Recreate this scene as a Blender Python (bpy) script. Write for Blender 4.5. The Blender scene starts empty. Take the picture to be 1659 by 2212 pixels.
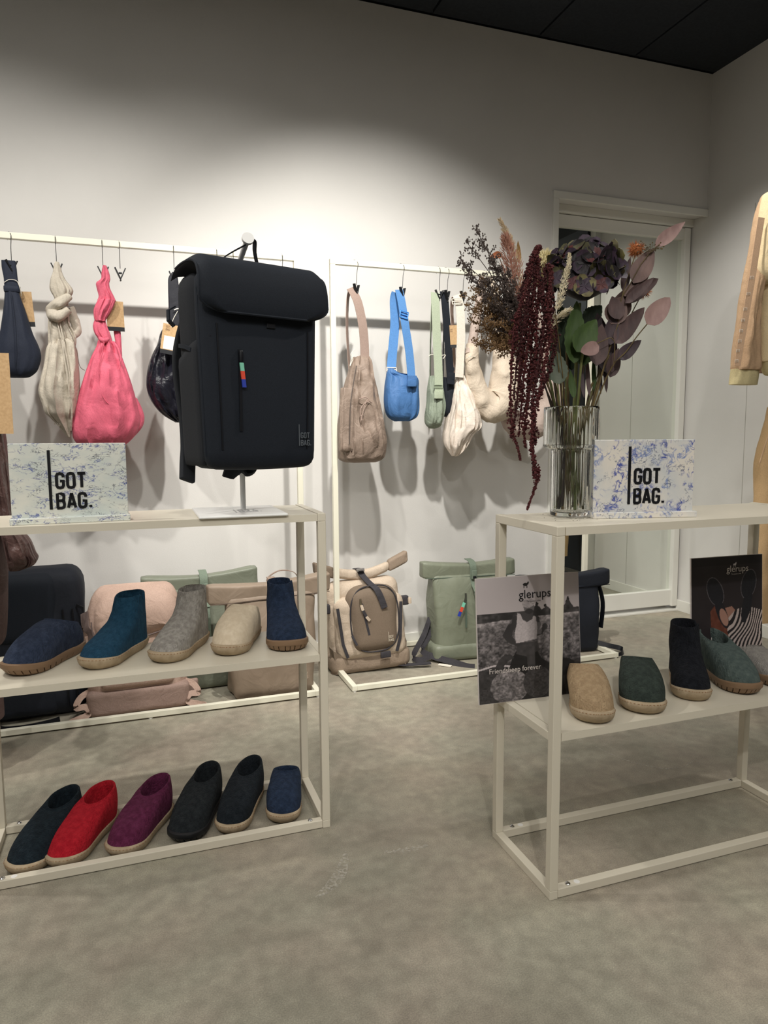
import bpy, bmesh, math, random
from mathutils import Vector, Matrix, noise
import numpy as np
random.seed(7)
PI = math.pi
sc = bpy.context.scene
COL = sc.collection

# ---------------------------------------------------------------- camera
F_PX, YAW, PITCH, ROLL, CAM_H = 1513.03, .336099, .104158, -.0061645, 1.1
CX, CY = 829.5, 1106.0
_fw = Vector((math.sin(YAW), math.cos(YAW), 0)); _rt = Vector((math.cos(YAW), -math.sin(YAW), 0)); _up = Vector((0, 0, 1))
C_F = _fw*math.cos(PITCH) - _up*math.sin(PITCH)
_u2 = _up*math.cos(PITCH) + _fw*math.sin(PITCH)
C_R = _rt*math.cos(ROLL) + _u2*math.sin(ROLL)
C_U = _u2*math.cos(ROLL) - _rt*math.sin(ROLL)
C_P = Vector((0, 0, CAM_H))
cd = bpy.data.cameras.new('camera'); cam = bpy.data.objects.new('camera', cd); COL.objects.link(cam)
m = Matrix.Identity(4)
for i in range(3):
    m[i][0] = C_R[i]; m[i][1] = C_U[i]; m[i][2] = -C_F[i]; m[i][3] = C_P[i]
cam.matrix_world = m
cd.sensor_fit = 'VERTICAL'; cd.sensor_height = 24; cd.lens = 24*F_PX/2212; cd.clip_start = .02
sc.camera = cam

# ---------------------------------------------------------------- light
w = bpy.data.worlds.new('shop_ambient'); sc.world = w; w.use_nodes = True
bg = w.node_tree.nodes['Background']; bg.inputs[0].default_value = (1, .975, .94, 1); bg.inputs[1].default_value = .42
def spot(loc, tgt, power, size=62, blend=.5, rad=.035, col=(1, .965, .905)):
    l = bpy.data.lights.new('track_or_fill_spot', 'SPOT'); l.energy = power; l.spot_size = math.radians(size); l.spot_blend = blend
    l.shadow_soft_size = rad; l.color = col
    o = bpy.data.objects.new('track_or_fill_spot', l); COL.objects.link(o); o.location = loc
    o.rotation_euler = (Vector(tgt)-Vector(loc)).to_track_quat('-Z', 'Y').to_euler()
def area(loc, tgt, power, sx, sy, col=(1, .965, .90)):  # wide overhead fill added for ambient light, no fixture stands there
    l = bpy.data.lights.new('ceiling_fill', 'AREA'); l.energy = power; l.shape = 'RECTANGLE'; l.size = sx; l.size_y = sy; l.color = col
    o = bpy.data.objects.new('ceiling_fill', l); COL.objects.link(o); o.location = loc
    o.rotation_euler = (Vector(tgt)-Vector(loc)).to_track_quat('-Z', 'Y').to_euler()
TY, TZ = 1.6, 3.0
spot((-.83, TY, TZ), (-.50, 3.41, .95), 125, 80, .85)
spot((.13, TY, TZ), (.40, 3.41, .90), 85, 80, .85)
spot((.71, TY, TZ), (1.20, 3.41, .90), 265, 76, .85)
spot((-1.13, 2.12, 3.0), (1.0, 2.0, 0), 80, 76, .6)
spot((2.0, 1.42, 3.0), (.75, 1.6, .3), 60, 75)
spot((-.6, -3.0, 3.05), (.5, 2.8, .8), 45, 44, .7)
spot((-.2, -1.2, 3.05), (1.25, 1.5, .75), 115, 42, .8)  # front fill added to brighten the vase table, not on the track
spot((-.9, -1.0, 3.05), (.1, 1.9, .75), 110, 32, .8)  # front fill added to lift the backpack table and its shelf
spot((1.9, 2.55, 3.0), (3.21, 3.0, 1.0), 85, 70, .9)
spot((1.6, 1.0, 3.0), (2.95, 2.6, 1.5), 40, 40, .8)
spot((-.8, .7, 3.05), (-.22, 1.46, 0), 16, 15, .8)
area((1.0, -.9, 3.12), (1.0, -.9, 0), 56, 3, 1.6)
area((-1.4, .6, 3.12), (-1.4, .6, 0), 30, 1.6, 1.6)
vs = sc.view_settings
vs.view_transform = 'Standard'; vs.look = 'None'; vs.gamma = 1; vs.exposure = 0; vs.use_curve_mapping = False

# ---------------------------------------------------------------- placing helpers (a pixel seen at a known plane)
def ray(px, py): return C_F + C_R*((px-CX)/F_PX) - C_U*((py-CY)/F_PX)
def ony(px, py, y): d = ray(px, py); return C_P + d*(y/d.y)
def onz(px, py, z=0.): d = ray(px, py); return C_P + d*((z-CAM_H)/d.z)
def atd(px, py, dist): return C_P + ray(px, py)*dist

# ---------------------------------------------------------------- materials
def lin(c): return tuple((x/255/12.92 if x/255 <= .04045 else ((x/255+.055)/1.055)**2.4) for x in c)
_mats = {}
def mat(name, rgb, rough=.6, rgb2=None, nscale=8, bump=0., bscale=60, metal=0., sheen=0., spec=.4, stretch=None, ramp=(.35, .65), detail=4, alpha=None):
    if name in _mats: return _mats[name]
    m = bpy.data.materials.new(name); m.use_nodes = True; nt = m.node_tree; b = nt.nodes['Principled BSDF']
    b.inputs['Roughness'].default_value = rough; b.inputs['Metallic'].default_value = metal
    b.inputs['Specular IOR Level'].default_value = spec
    b.inputs['Base Color'].default_value = (*lin(rgb), 1)
    if sheen:
        b.inputs['Sheen Weight'].default_value = sheen; b.inputs['Sheen Roughness'].default_value = .6
        b.inputs['Sheen Tint'].default_value = (*[min(1, x*1.5+.05) for x in lin(rgb)], 1)
    tc = nt.nodes.new('ShaderNodeTexCoord'); src = tc.outputs['Object']
    if stretch:
        mp = nt.nodes.new('ShaderNodeMapping'); mp.inputs['Scale'].default_value = stretch
        nt.links.new(src, mp.inputs[0]); src = mp.outputs[0]
    if rgb2:
        n = nt.nodes.new('ShaderNodeTexNoise'); n.inputs['Scale'].default_value = nscale; n.inputs['Detail'].default_value = detail
        nt.links.new(src, n.inputs['Vector'])
        r = nt.nodes.new('ShaderNodeValToRGB'); r.color_ramp.elements[0].position, r.color_ramp.elements[1].position = ramp
        r.color_ramp.elements[0].color = (*lin(rgb), 1); r.color_ramp.elements[1].color = (*lin(rgb2), 1)
        nt.links.new(n.outputs['Fac'], r.inputs[0]); nt.links.new(r.outputs[0], b.inputs['Base Color'])
    if bump:
        n = nt.nodes.new('ShaderNodeTexNoise'); n.inputs['Scale'].default_value = bscale; n.inputs['Detail'].default_value = 5
        if bscale < 22: n.inputs['Distortion'].default_value = 1.1
        nt.links.new(src, n.inputs['Vector'])
        bp = nt.nodes.new('ShaderNodeBump'); bp.inputs['Strength'].default_value = bump; bp.inputs['Distance'].default_value = .03 if bscale < 22 else .01
        nt.links.new(n.outputs['Fac'], bp.inputs['Height']); nt.links.new(bp.outputs[0], b.inputs['Normal'])
    _mats[name] = m
    return m
def felt(name, rgb, rgb2=None, fuzz=.8):
    rgb2 = rgb2 or tuple(min(255, int(c*1.3+8)) for c in rgb)
    return mat('felt_'+name, rgb, .95, rgb2, 90, fuzz, 260, sheen=.35, spec=.15, stretch=(1, 1, .55), ramp=(.38, .68), detail=8)
def cloth(name, rgb, rough=.8, wrinkle=.25, bs=14, sheen=.1):
    return mat('cloth_'+name, rgb, rough, tuple(min(255, int(c*1.07+3)) for c in rgb), 300, wrinkle, bs, sheen=sheen, spec=.3)

# ---------------------------------------------------------------- mesh helpers
class MB:
    def __init__(s): s.v = []; s.f = []
    def add(s, vs, fs):
        o = len(s.v); s.v += [tuple(v) for v in vs]; s.f += [tuple(i+o for i in f) for f in fs]; return s
    def box(s, a, b):
        x0, y0, z0 = a; x1, y1, z1 = b
        return s.add([(x0, y0, z0), (x1, y0, z0), (x1, y1, z0), (x0, y1, z0), (x0, y0, z1), (x1, y0, z1), (x1, y1, z1), (x0, y1, z1)],
                     [(0, 3, 2, 1), (4, 5, 6, 7), (0, 1, 5, 4), (1, 2, 6, 5), (2, 3, 7, 6), (3, 0, 4, 7)])
    def rings(s, rings, cap=True, closed=True):
        n = len(rings[0]); vs = [p for r in rings for p in r]; fs = []
        for i in range(len(rings)-1):
            for j in range(n if closed else n-1):
                k = (j+1) % n
                fs.append((i*n+j, i*n+k, (i+1)*n+k, (i+1)*n+j))
        if cap:
            fs.append(tuple(range(n))[::-1]); fs.append(tuple((len(rings)-1)*n+j for j in range(n)))
        return s.add(vs, fs)
    def tube(s, pts, r, n=8, cap=True):
        pts = [Vector(p) for p in pts]; rs = r if isinstance(r, (list, tuple)) else [r]*len(pts)
        rings = []; prev = None
        for i, p in enumerate(pts):
            t = (pts[min(i+1, len(pts)-1)]-pts[max(i-1, 0)])
            t = t.normalized() if t.length > 1e-9 else Vector((0, 0, 1))
            if prev is None:
                a = Vector((1, 0, 0)) if abs(t.x) < .8 else Vector((0, 1, 0)); u = t.cross(a).normalized()
            else:
                u = (prev - t*prev.dot(t)); u = u.normalized() if u.length > 1e-6 else t.orthogonal().normalized()
            prev = u; v = t.cross(u)
            rings.append([p+(u*math.cos(2*PI*k/n)+v*math.sin(2*PI*k/n))*rs[i] for k in range(n)])
        return s.rings(rings, cap)
    def lathe(s, prof, n=32, c=(0, 0, 0), cap=True):
        return s.rings([[(c[0]+r*math.cos(2*PI*k/n), c[1]+r*math.sin(2*PI*k/n), c[2]+z) for k in range(n)] for r, z in prof], cap)
    def ribbon(s, pts, wd, th=.002, side=(1, 0, 0)):
        pts = [Vector(p) for p in pts]; rings = []
        for i, p in enumerate(pts):
            t = (pts[min(i+1, len(pts)-1)]-pts[max(i-1, 0)]).normalized()
            sd = Vector(side[i] if isinstance(side, list) else side); sd = (sd - t*sd.dot(t)).normalized(); nn = t.cross(sd)
            ww = wd[i] if isinstance(wd, list) else wd
            rings.append([p+sd*ww/2+nn*th/2, p-sd*ww/2+nn*th/2, p-sd*ww/2-nn*th/2, p+sd*ww/2-nn*th/2])
        return s.rings(rings)
    def sbox(s, wd, d, h, r, n=8, c=(0, 0, 0), f=None, bulge=0.):
        # rounded box centred in x,y, standing on z=0; f(p) reshapes each point
        N = n
        idx = {}; vs = []; fs = []
        def P(i, j, k):
            key = (i, j, k)
            if key not in idx:
                q = Vector((i/N*2-1, j/N*2-1, k/N*2-1)); half = Vector((wd/2, d/2, h/2))
                # denser near the edges
                q = Vector([math.copysign(abs(t)**.6, t) for t in q])
                p = Vector((q.x*half.x, q.y*half.y, q.z*half.z))
                inn = Vector([max(-(half[a]-r), min(half[a]-r, p[a])) for a in range(3)])
                o = p-inn
                if o.length > 1e-9: p = inn + o.normalized()*min(r, max(abs(o.x), abs(o.y), abs(o.z))) if max(abs(o.x), abs(o.y), abs(o.z)) < r-1e-6 and False else inn+o.normalized()*r*min(1, max(abs(o.x), abs(o.y), abs(o.z))/r)
                if bulge:
                    p.y += math.copysign(1, q.y)*bulge*(1-q.x**2)*(1-q.z**2) if abs(q.y) > .5 else 0
                    p.x += math.copysign(1, q.x)*bulge*.5*(1-q.y**2)*(1-q.z**2) if abs(q.x) > .5 else 0
                p.z += h/2; p += Vector(c)
                if f: p = Vector(f(p))
                idx[key] = len(vs); vs.append(p)
            return idx[key]
        for a in range(N):
            for b in range(N):
                fs.append((P(a, b, 0), P(a, b+1, 0), P(a+1, b+1, 0), P(a+1, b, 0)))
                fs.append((P(a, b, N), P(a+1, b, N), P(a+1, b+1, N), P(a, b+1, N)))
                fs.append((P(a, 0, b), P(a+1, 0, b), P(a+1, 0, b+1), P(a, 0, b+1)))
                fs.append((P(a, N, b), P(a, N, b+1), P(a+1, N, b+1), P(a+1, N, b)))
                fs.append((P(0, a, b), P(0, a, b+1), P(0, a+1, b+1), P(0, a+1, b)))
                fs.append((P(N, a, b), P(N, a+1, b), P(N, a+1, b+1), P(N, a, b+1)))
        return s.add(vs, fs)
    def build(s, name, m, parent=None, smooth=True, bevel=0, sub=0, angle=40, props=None, move=None):
        me = bpy.data.meshes.new(name); me.from_pydata([tuple(v) for v in s.v], [], s.f)
        bm = bmesh.new(); bm.from_mesh(me); bmesh.ops.recalc_face_normals(bm, faces=bm.faces); bm.to_mesh(me); bm.free()
        me.materials.append(m)
        o = bpy.data.objects.new(name, me); COL.objects.link(o)
        if smooth:
            me.polygons.foreach_set('use_smooth', [True]*len(me.polygons))
            if angle: me.set_sharp_from_angle(angle=math.radians(angle))
        if bevel:
            b = o.modifiers.new('bevel', 'BEVEL'); b.width = bevel; b.segments = 2; b.limit_method = 'ANGLE'
        if sub:
            u = o.modifiers.new('subdivision', 'SUBSURF'); u.levels = sub; u.render_levels = sub
        if parent is not None: o.parent = parent
        if props:
            for k, v in props.items(): o[k] = v
        return o
def catmull(P, n):
    P = [Vector(p) for p in P]; out = []
    if len(P) == 2: return [P[0].lerp(P[1], i/n) for i in range(n+1)]
    for i in range(len(P)-1):
        a = P[max(i-1, 0)]; b = P[i]; c = P[i+1]; d = P[min(i+2, len(P)-1)]
        for k in range(n):
            t = k/n
            out.append(.5*((2*b)+(c-a)*t+(2*a-5*b+4*c-d)*t*t+(3*b-a-3*c+d)*t**3))
    out.append(P[-1]); return out
def thing(name, label, cat, loc=(0, 0, 0), rz=0, group=None, rot=None):
    o = bpy.data.objects.new(name, None); COL.objects.link(o); o.empty_display_size = .05
    o.location = loc; o.rotation_euler = rot if rot else (0, 0, rz); o['label'] = label; o['category'] = cat
    if group: o['group'] = group
    return o
def tag(o, label, cat, group=None):
    o['label'] = label; o['category'] = cat
    if group: o['group'] = group
    return o
def dup(o, parent=None):
    c = o.copy(); COL.objects.link(c); c.parent = parent
    for ch in list(o.children): dup(ch, c)
    return c
def struct(o): o['kind'] = 'structure'; return o
def inv(t):
    while t.parent: t = t.parent
    M = Matrix.Translation(t.location) @ t.rotation_euler.to_matrix().to_4x4(); return M.inverted()
# letters drawn as strokes in a 1 x 1.9 cell
GL = {
 'G': [[(1, 1.4), (1, 1.6), (.85, 1.83), (.5, 1.9), (.15, 1.83), (0, 1.6), (0, .3), (.15, .07), (.5, 0), (.85, .07), (1, .3), (1, .9), (.5, .9)]],
 'O': [[(.5, 1.9), (.15, 1.83), (0, 1.6), (0, .3), (.15, .07), (.5, 0), (.85, .07), (1, .3), (1, 1.6), (.85, 1.83), (.5, 1.9), (.4, 1.9)]],
 'T': [[(-.1, 1.88), (1.1, 1.88)], [(.5, 1.88), (.5, 0)]],
 'B': [[(0, 0), (0, 1.9), (.55, 1.9), (.88, 1.8), (.97, 1.5), (.9, 1.1), (.6, .98), (.05, .98)], [(.6, .98), (.92, .85), (1, .5), (.92, .12), (.6, 0), (-.12, 0)]],
 'A': [[(-.05, 0), (.5, 1.95)], [(.5, 1.95), (1.05, 0)], [(.15, .5), (.85, .5)]],
 '.': [[(.1, 0), (.1, .28)]]}
def letters(mb, text, x, z, cell, sw, th, y=0, gap=.5, xs=.82):
    for ch in text:
        for st in GL[ch]:
            pts = [(x+a*cell*xs, y, z+b*cell) for a, b in st]
            _flat(mb, pts, sw, th)
        x += cell*((.2 if ch == '.' else xs)+gap)
    return x
def _flat(mb, pts, wd, th):
    P = [Vector(p) for p in pts]; rings = []
    for i, p in enumerate(P):
        a = P[max(i-1, 0)]; b = P[min(i+1, len(P)-1)]
        t = (b-a).normalized(); n = Vector((-t.z, 0, t.x))
        k = 1.
        if 0 < i < len(P)-1:
            t1 = (P[i]-a).normalized(); n1 = Vector((-t1.z, 0, t1.x)); k = 1/max(.6, n.dot(n1))
        q = n*wd/2*k; e = Vector((0, th/2, 0))
        rings.append([p+q-e, p-q-e, p-q+e, p+q+e])
    mb.rings(rings)
def gotbag(parent, x, z, cell, m, y, sw=None, th=.0012):
    sw = sw or cell*.34; mb = MB()
    letters(mb, 'GOT', x, z+cell*2.7, cell, sw, th, y); letters(mb, 'BAG.', x, z, cell, sw, th, y)
    mb.build('lettering', m, parent, smooth=False)
    MB().box((x-cell*.62-sw, y-th/2, z-cell*.15), (x-cell*.62, y+th/2, z+cell*7.7)).build('letter_bar', m, parent, smooth=False)
def text_mesh(s, size, name, m, parent, M):
    cu = bpy.data.curves.new('txt', 'FONT'); cu.body = s; cu.size = size; cu.align_x = 'LEFT'; cu.resolution_u = 3; cu.extrude = size*.004
    o = bpy.data.objects.new('txt', cu); COL.objects.link(o)
    me = bpy.data.meshes.new_from_object(o.evaluated_get(bpy.context.evaluated_depsgraph_get()))
    bpy.data.objects.remove(o); me.transform(M); me.materials.clear(); me.materials.append(m)
    q = bpy.data.objects.new(name, me); COL.objects.link(q); q.parent = parent; return q
# ================================================================ materials in use
M_WALL = mat('wall_paint', (212, 210, 206), .85, (216, 214, 210), 3, .06, 220, spec=.2)
M_TRIM = mat('trim_paint', (222, 221, 214), .45)
M_CEIL = mat('ceiling_tile_black', (34, 38, 44), .9, (40, 44, 50), 60, .1, 200)
M_GRID = mat('ceiling_grid_black', (44, 48, 54), .7)
M_STEEL = mat('powder_coat_beige', (214, 207, 190), .42, bump=.04, bscale=400)
M_RACK = mat('powder_coat_cream', (226, 223, 205), .42, bump=.04, bscale=400)
M_BLACKP = mat('black_plastic', (24, 25, 28), .35)
M_CHROME = mat('bolt_chrome', (200, 200, 200), .2, metal=1)
M_WHITE = mat('white_enamel', (240, 240, 238), .35)
M_KRAFT = mat('kraft_card', (190, 158, 118), .8, (176, 144, 104), 120)
M_PAPER = mat('printed_paper', (232, 230, 226), .6)
M_INK = mat('black_ink', (22, 24, 28), .5)
M_CORD = mat('white_cord', (232, 226, 212), .8)

# ---------------------------------------------------------------- concrete floor
def floor_mat():
    m = bpy.data.materials.new('polished_concrete'); m.use_nodes = True; nt = m.node_tree; b = nt.nodes['Principled BSDF']
    N = nt.nodes.new; L = nt.links.new
    tc = N('ShaderNodeTexCoord')
    n1 = N('ShaderNodeTexNoise'); n1.inputs['Scale'].default_value = 1.6; n1.inputs['Detail'].default_value = 9; n1.inputs['Roughness'].default_value = .62; n1.inputs['Distortion'].default_value = .4
    r1 = N('ShaderNodeValToRGB'); e = r1.color_ramp.elements
    e[0].position = .3; e[0].color = (*lin((136, 129, 117)), 1); e[1].position = .7; e[1].color = (*lin((174, 166, 150)), 1)
    k = e.new(.5); k.color = (*lin((154, 148, 135)), 1)
    n2 = N('ShaderNodeTexNoise'); n2.inputs['Scale'].default_value = 26; n2.inputs['Detail'].default_value = 8
    r2 = N('ShaderNodeValToRGB'); r2.color_ramp.elements[0].position = .36; r2.color_ramp.elements[0].color = (.84, .84, .84, 1); r2.color_ramp.elements[1].position = .7; r2.color_ramp.elements[1].color = (1.1, 1.1, 1.1, 1)
    n3 = N('ShaderNodeTexNoise'); n3.inputs['Scale'].default_value = 330; n3.inputs['Detail'].default_value = 2
    r3 = N('ShaderNodeValToRGB'); r3.color_ramp.elements[0].position = .35; r3.color_ramp.elements[0].color = (.82, .82, .82, 1); r3.color_ramp.elements[1].position = .72; r3.color_ramp.elements[1].color = (1.2, 1.2, 1.18, 1)
    v = N('ShaderNodeTexVoronoi'); v.inputs['Scale'].default_value = 34
    r4 = N('ShaderNodeValToRGB'); r4.color_ramp.elements[0].position = .03; r4.color_ramp.elements[0].color = (1.35, 1.33, 1.3, 1); r4.color_ramp.elements[1].position = .055; r4.color_ramp.elements[1].color = (1, 1, 1, 1)
    # greenish / pinkish cast of the cement
    n5 = N('ShaderNodeTexNoise'); n5.inputs['Scale'].default_value = 3.1; n5.inputs['Detail'].default_value = 4
    r5 = N('ShaderNodeValToRGB'); r5.color_ramp.elements[0].position = .4; r5.color_ramp.elements[0].color = (.97, 1.0, .97, 1); r5.color_ramp.elements[1].position = .62; r5.color_ramp.elements[1].color = (1.02, .985, .97, 1)
    prev = r1.outputs[0]
    for n in (n1, n2, n3, v, n5): L(tc.outputs['Object'], n.inputs['Vector'])
    L(n1.outputs['Fac'], r1.inputs[0]); L(n2.outputs['Fac'], r2.inputs[0]); L(n3.outputs['Fac'], r3.inputs[0]); L(v.outputs['Distance'], r4.inputs[0]); L(n5.outputs['Fac'], r5.inputs[0])
    for r in (r2, r3, r4, r5):
        mx = N('ShaderNodeMix'); mx.data_type = 'RGBA'; mx.blend_type = 'MULTIPLY'; mx.inputs[0].default_value = 1
        L(prev, mx.inputs[6]); L(r.outputs[0], mx.inputs[7]); prev = mx.outputs[2]
    L(prev, b.inputs['Base Color'])
    rr = N('ShaderNodeMapRange'); rr.inputs[3].default_value = .42; rr.inputs[4].default_value = .62
    L(n2.outputs['Fac'], rr.inputs[0]); L(rr.outputs[0], b.inputs['Roughness'])
    bp = N('ShaderNodeBump'); bp.inputs['Strength'].default_value = .12; bp.inputs['Distance'].default_value = .004
    L(n3.outputs['Fac'], bp.inputs['Height']); L(bp.outputs[0], b.inputs['Normal'])
    return m
M_FLOOR = floor_mat()
# ---------------------------------------------------------------- room shell
YB, XR, ZC, YD = 3.41, 3.215, 3.18, 3.53
floor = struct(MB().box((-4.5, -5, -.05), (5.2, 3.75, 0)).build('floor', M_FLOOR, smooth=False))
def scuff(pts, wd, name='scuff_mark'):
    m = bpy.data.materials.get('chalky_scuff')
    if not m:
        m = mat('chalky_scuff', (205, 200, 188), .8)
        nt = m.node_tree; tc = nt.nodes.new('ShaderNodeTexCoord'); n = nt.nodes.new('ShaderNodeTexNoise'); n.inputs['Scale'].default_value = 130
        r = nt.nodes.new('ShaderNodeValToRGB'); r.color_ramp.elements[0].position = .45; r.color_ramp.elements[1].position = .75
        r.color_ramp.elements[1].color = (.6, .6, .6, 1)
        nt.links.new(tc.outputs['Object'], n.inputs['Vector']); nt.links.new(n.outputs['Fac'], r.inputs[0]); nt.links.new(r.outputs[0], nt.nodes['Principled BSDF'].inputs['Alpha'])
    P = catmull([(x, y, .0008) for x, y in pts], 8); n = len(P)
    MB().ribbon(P, [wd*(.25+.75*math.sin(PI*i/(n-1))) for i in range(n)], .0008, side=[((P[min(i+1, n-1)]-P[max(i-1, 0)]).cross(Vector((0, 0, 1)))) for i in range(n)]).build(name, m, floor, smooth=False)
scuff([onz(1280, 1610).xy, onz(1350, 1642).xy, onz(1430, 1660).xy, onz(1480, 1655).xy, onz(1505, 1638).xy], .010)
scuff([onz(748, 1840).xy, onz(738, 1880).xy, onz(715, 1915).xy, onz(680, 1938).xy], .035)
scuff([onz(828, 1842).xy, onz(880, 1836).xy, onz(925, 1826).xy], .022)
ceiling = struct(MB().box((-4.5, -5, ZC+.02), (5.2, YB+.3, ZC+.07)).build('ceiling', M_GRID, smooth=False))
x0 = 2.66; tw = .605
tile = None
for ix in range(-3, 2):
    for iy in range(-2, 1):
        xa = x0+ix*tw; ya = YB-.012+(iy-1)*1.2
        x1 = min(xa+tw, XR) - .006
        o = MB().box((xa+.006, ya+.006, ZC), (x1, ya+1.194, ZC+.018)).build('ceiling_tile', M_CEIL, ceiling, smooth=False)
wall_back = struct(MB().box((-4.5, YB, 0), (2.185, YB+.3, ZC)).box((2.185, YB, 2.40), (XR, YB+.3, ZC)).build('wall_back', M_WALL, smooth=False))
wall_right = struct(MB().box((XR, 2.66, 0), (XR+.2, YB+.35, ZC)).box((XR-.055, 2.60, 0), (XR+.2, 2.69, ZC)).build('wall_right', M_WALL, smooth=False))
struct(MB().box((XR-.001, 3.06, .07), (XR+.001, 3.063, 2.36)).build('trim_2', mat('joint_grey', (170, 168, 160), .8), smooth=False))
# the shop goes on beyond the frame: far walls, never seen directly
struct(MB().box((-4.6, -5, 0), (-4.5, YB+.3, ZC)).build('wall_left', M_WALL, smooth=False))
struct(MB().box((-4.6, -5.1, 0), (5.3, -5, ZC)).build('wall_front', M_WALL, smooth=False))
struct(MB().box((5.2, -5, 0), (5.3, 2.7, ZC)).build('wall_side', M_WALL, smooth=False))
# baseboards
struct(MB().box((-4.5, YB-.012, 0), (2.185, YB, .07)).build('baseboard_back', M_TRIM, smooth=False, bevel=.002))
struct(MB().box((XR-.012, 2.69, 0), (XR, YD, .07)).box((XR-.067, 2.6, 0), (XR-.055, 2.702, .07)).box((XR-.067, 2.69, 0), (XR, 2.702, .07)).build('baseboard_right', M_TRIM, smooth=False, bevel=.002))
# door recess trim: a flat architrave on the wall and a lintel soffit
struct(MB().box((2.165, YB-.014, 2.385), (XR, YB+.002, 2.425)).box((2.165, YB-.014, 0), (2.200, YB+.002, 2.385)).build('trim_1', M_TRIM, smooth=False, bevel=.002))
M_MIRROR = mat('mirror_silver', (236, 240, 234), .0, metal=1)
door = struct(thing('door_1', 'white framed sliding door with a full height mirror', 'door', (2.2, YD, 0)))
door['label'] = 'white framed sliding mirror door in the wall recess'
D = MB()
struct_w = XR-2.2
MB().box((0, .045, .03), (struct_w, .06, 2.40)).build('door_back_panel', M_TRIM, door, smooth=False)
MB().box((0, -.02, 2.355), (struct_w, .045, 2.40)).build('head_track', M_TRIM, door, smooth=False, bevel=.002)
MB().box((.0, .0, 2.285), (struct_w-.02, .035, 2.352)).build('top_rail', M_TRIM, door, smooth=False, bevel=.003)
MB().box((.0, .0, .035), (struct_w-.02, .035, .135)).build('bottom_rail', M_TRIM, door, smooth=False, bevel=.003)
MB().box((-.03, .0, .035), (.03, .035, 2.352)).build('stile', M_TRIM, door, smooth=False, bevel=.003)
MB().box((struct_w-.055, -.012, .03), (struct_w-.012, .035, 2.352)).build('stile', M_TRIM, door, smooth=False, bevel=.003)
MB().box((.03, .018, .135), (struct_w-.055, .022, 2.285)).build('mirror_pane', M_MIRROR, door, smooth=False)
MB().box((0, -.02, 0), (struct_w, .045, .012)).build('floor_track', M_TRIM, door, smooth=False, bevel=.002)
# dark shop fitting beyond the right wall, seen only in the mirror
M_NAVYP = mat('navy_panel', (18, 24, 33), .5)
pn = thing('wall_panel', 'tall dark navy wall panel with small white lettering, seen in the mirror', 'panel', (XR-.08, 2.1, 0))
MB().box((0, -.9, .09), (.03, .53, 2.62)).build('panel_board', M_NAVYP, pn, smooth=False)
mb = MB()
for k in range(16):
    z = .5+k*.085+(.25 if k > 5 else 0)
    for q in range(4): mb.box((-.003, .30-.006*q, z+q*.016), (0, .318-.005*((q*7+k) % 3), z+q*.016+.009))
mb.build('panel_lettering', M_PAPER, pn, smooth=False)
tb = thing('tube_light', 'slim white tube light near the ceiling, reflected in the mirror', 'light', (XR+.3, 2.3, 2.75), rot=(0, 0, .5))
e = bpy.data.materials.new('tube_glow'); e.use_nodes = True; e.node_tree.nodes['Principled BSDF'].inputs['Emission Color'].default_value = (1, 1, 1, 1); e.node_tree.nodes['Principled BSDF'].inputs['Emission Strength'].default_value = 1.5
MB().tube([(0, -.6, 0), (0, .3, 0)], .012).build('tube', e, tb)
MB().box((-.02, -.62, .014), (.02, .32, .03)).build('tube_housing', M_WHITE, tb, smooth=False)

# ---------------------------------------------------------------- clothes racks
RY = 3.12
def rack(x0, label):
    W = 1.39; t = thing('clothes_rack', label, 'clothes rack', (x0, RY, 0), group='clothes racks along the back wall')
    b = .0028
    for x in (0, W-.024): MB().box((x, -.012, .026), (x+.024, .012, 1.876)).build('upright', M_RACK, t, smooth=False, bevel=.0015)
    MB().box((0, -.012, 1.876), (W, .012, 1.90)).build('hanging_rail', M_RACK, t, smooth=False, bevel=.0015)
    for x in (0, W-.024): MB().box((x, -.285, .006), (x+.024, .275, .028)).build('foot_bar', M_RACK, t, smooth=False, bevel=.0015)
    for y in (-.285, .253): MB().box((.024, y, .006), (W-.024, y+.022, .028)).build('base_rail', M_RACK, t, smooth=False, bevel=.0015)
    for x in (.012, W/2, W-.012): MB().lathe([(.009, 0), (.009, .006)], 10, (x, -.274, 0)).build('glide_foot', M_WHITE, t)
    return t
rack(-.69, 'cream metal clothes rack holding the navy, beige and pink bags')
rack(.84, 'cream metal clothes rack holding the taupe, blue and sage bags')

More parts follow.
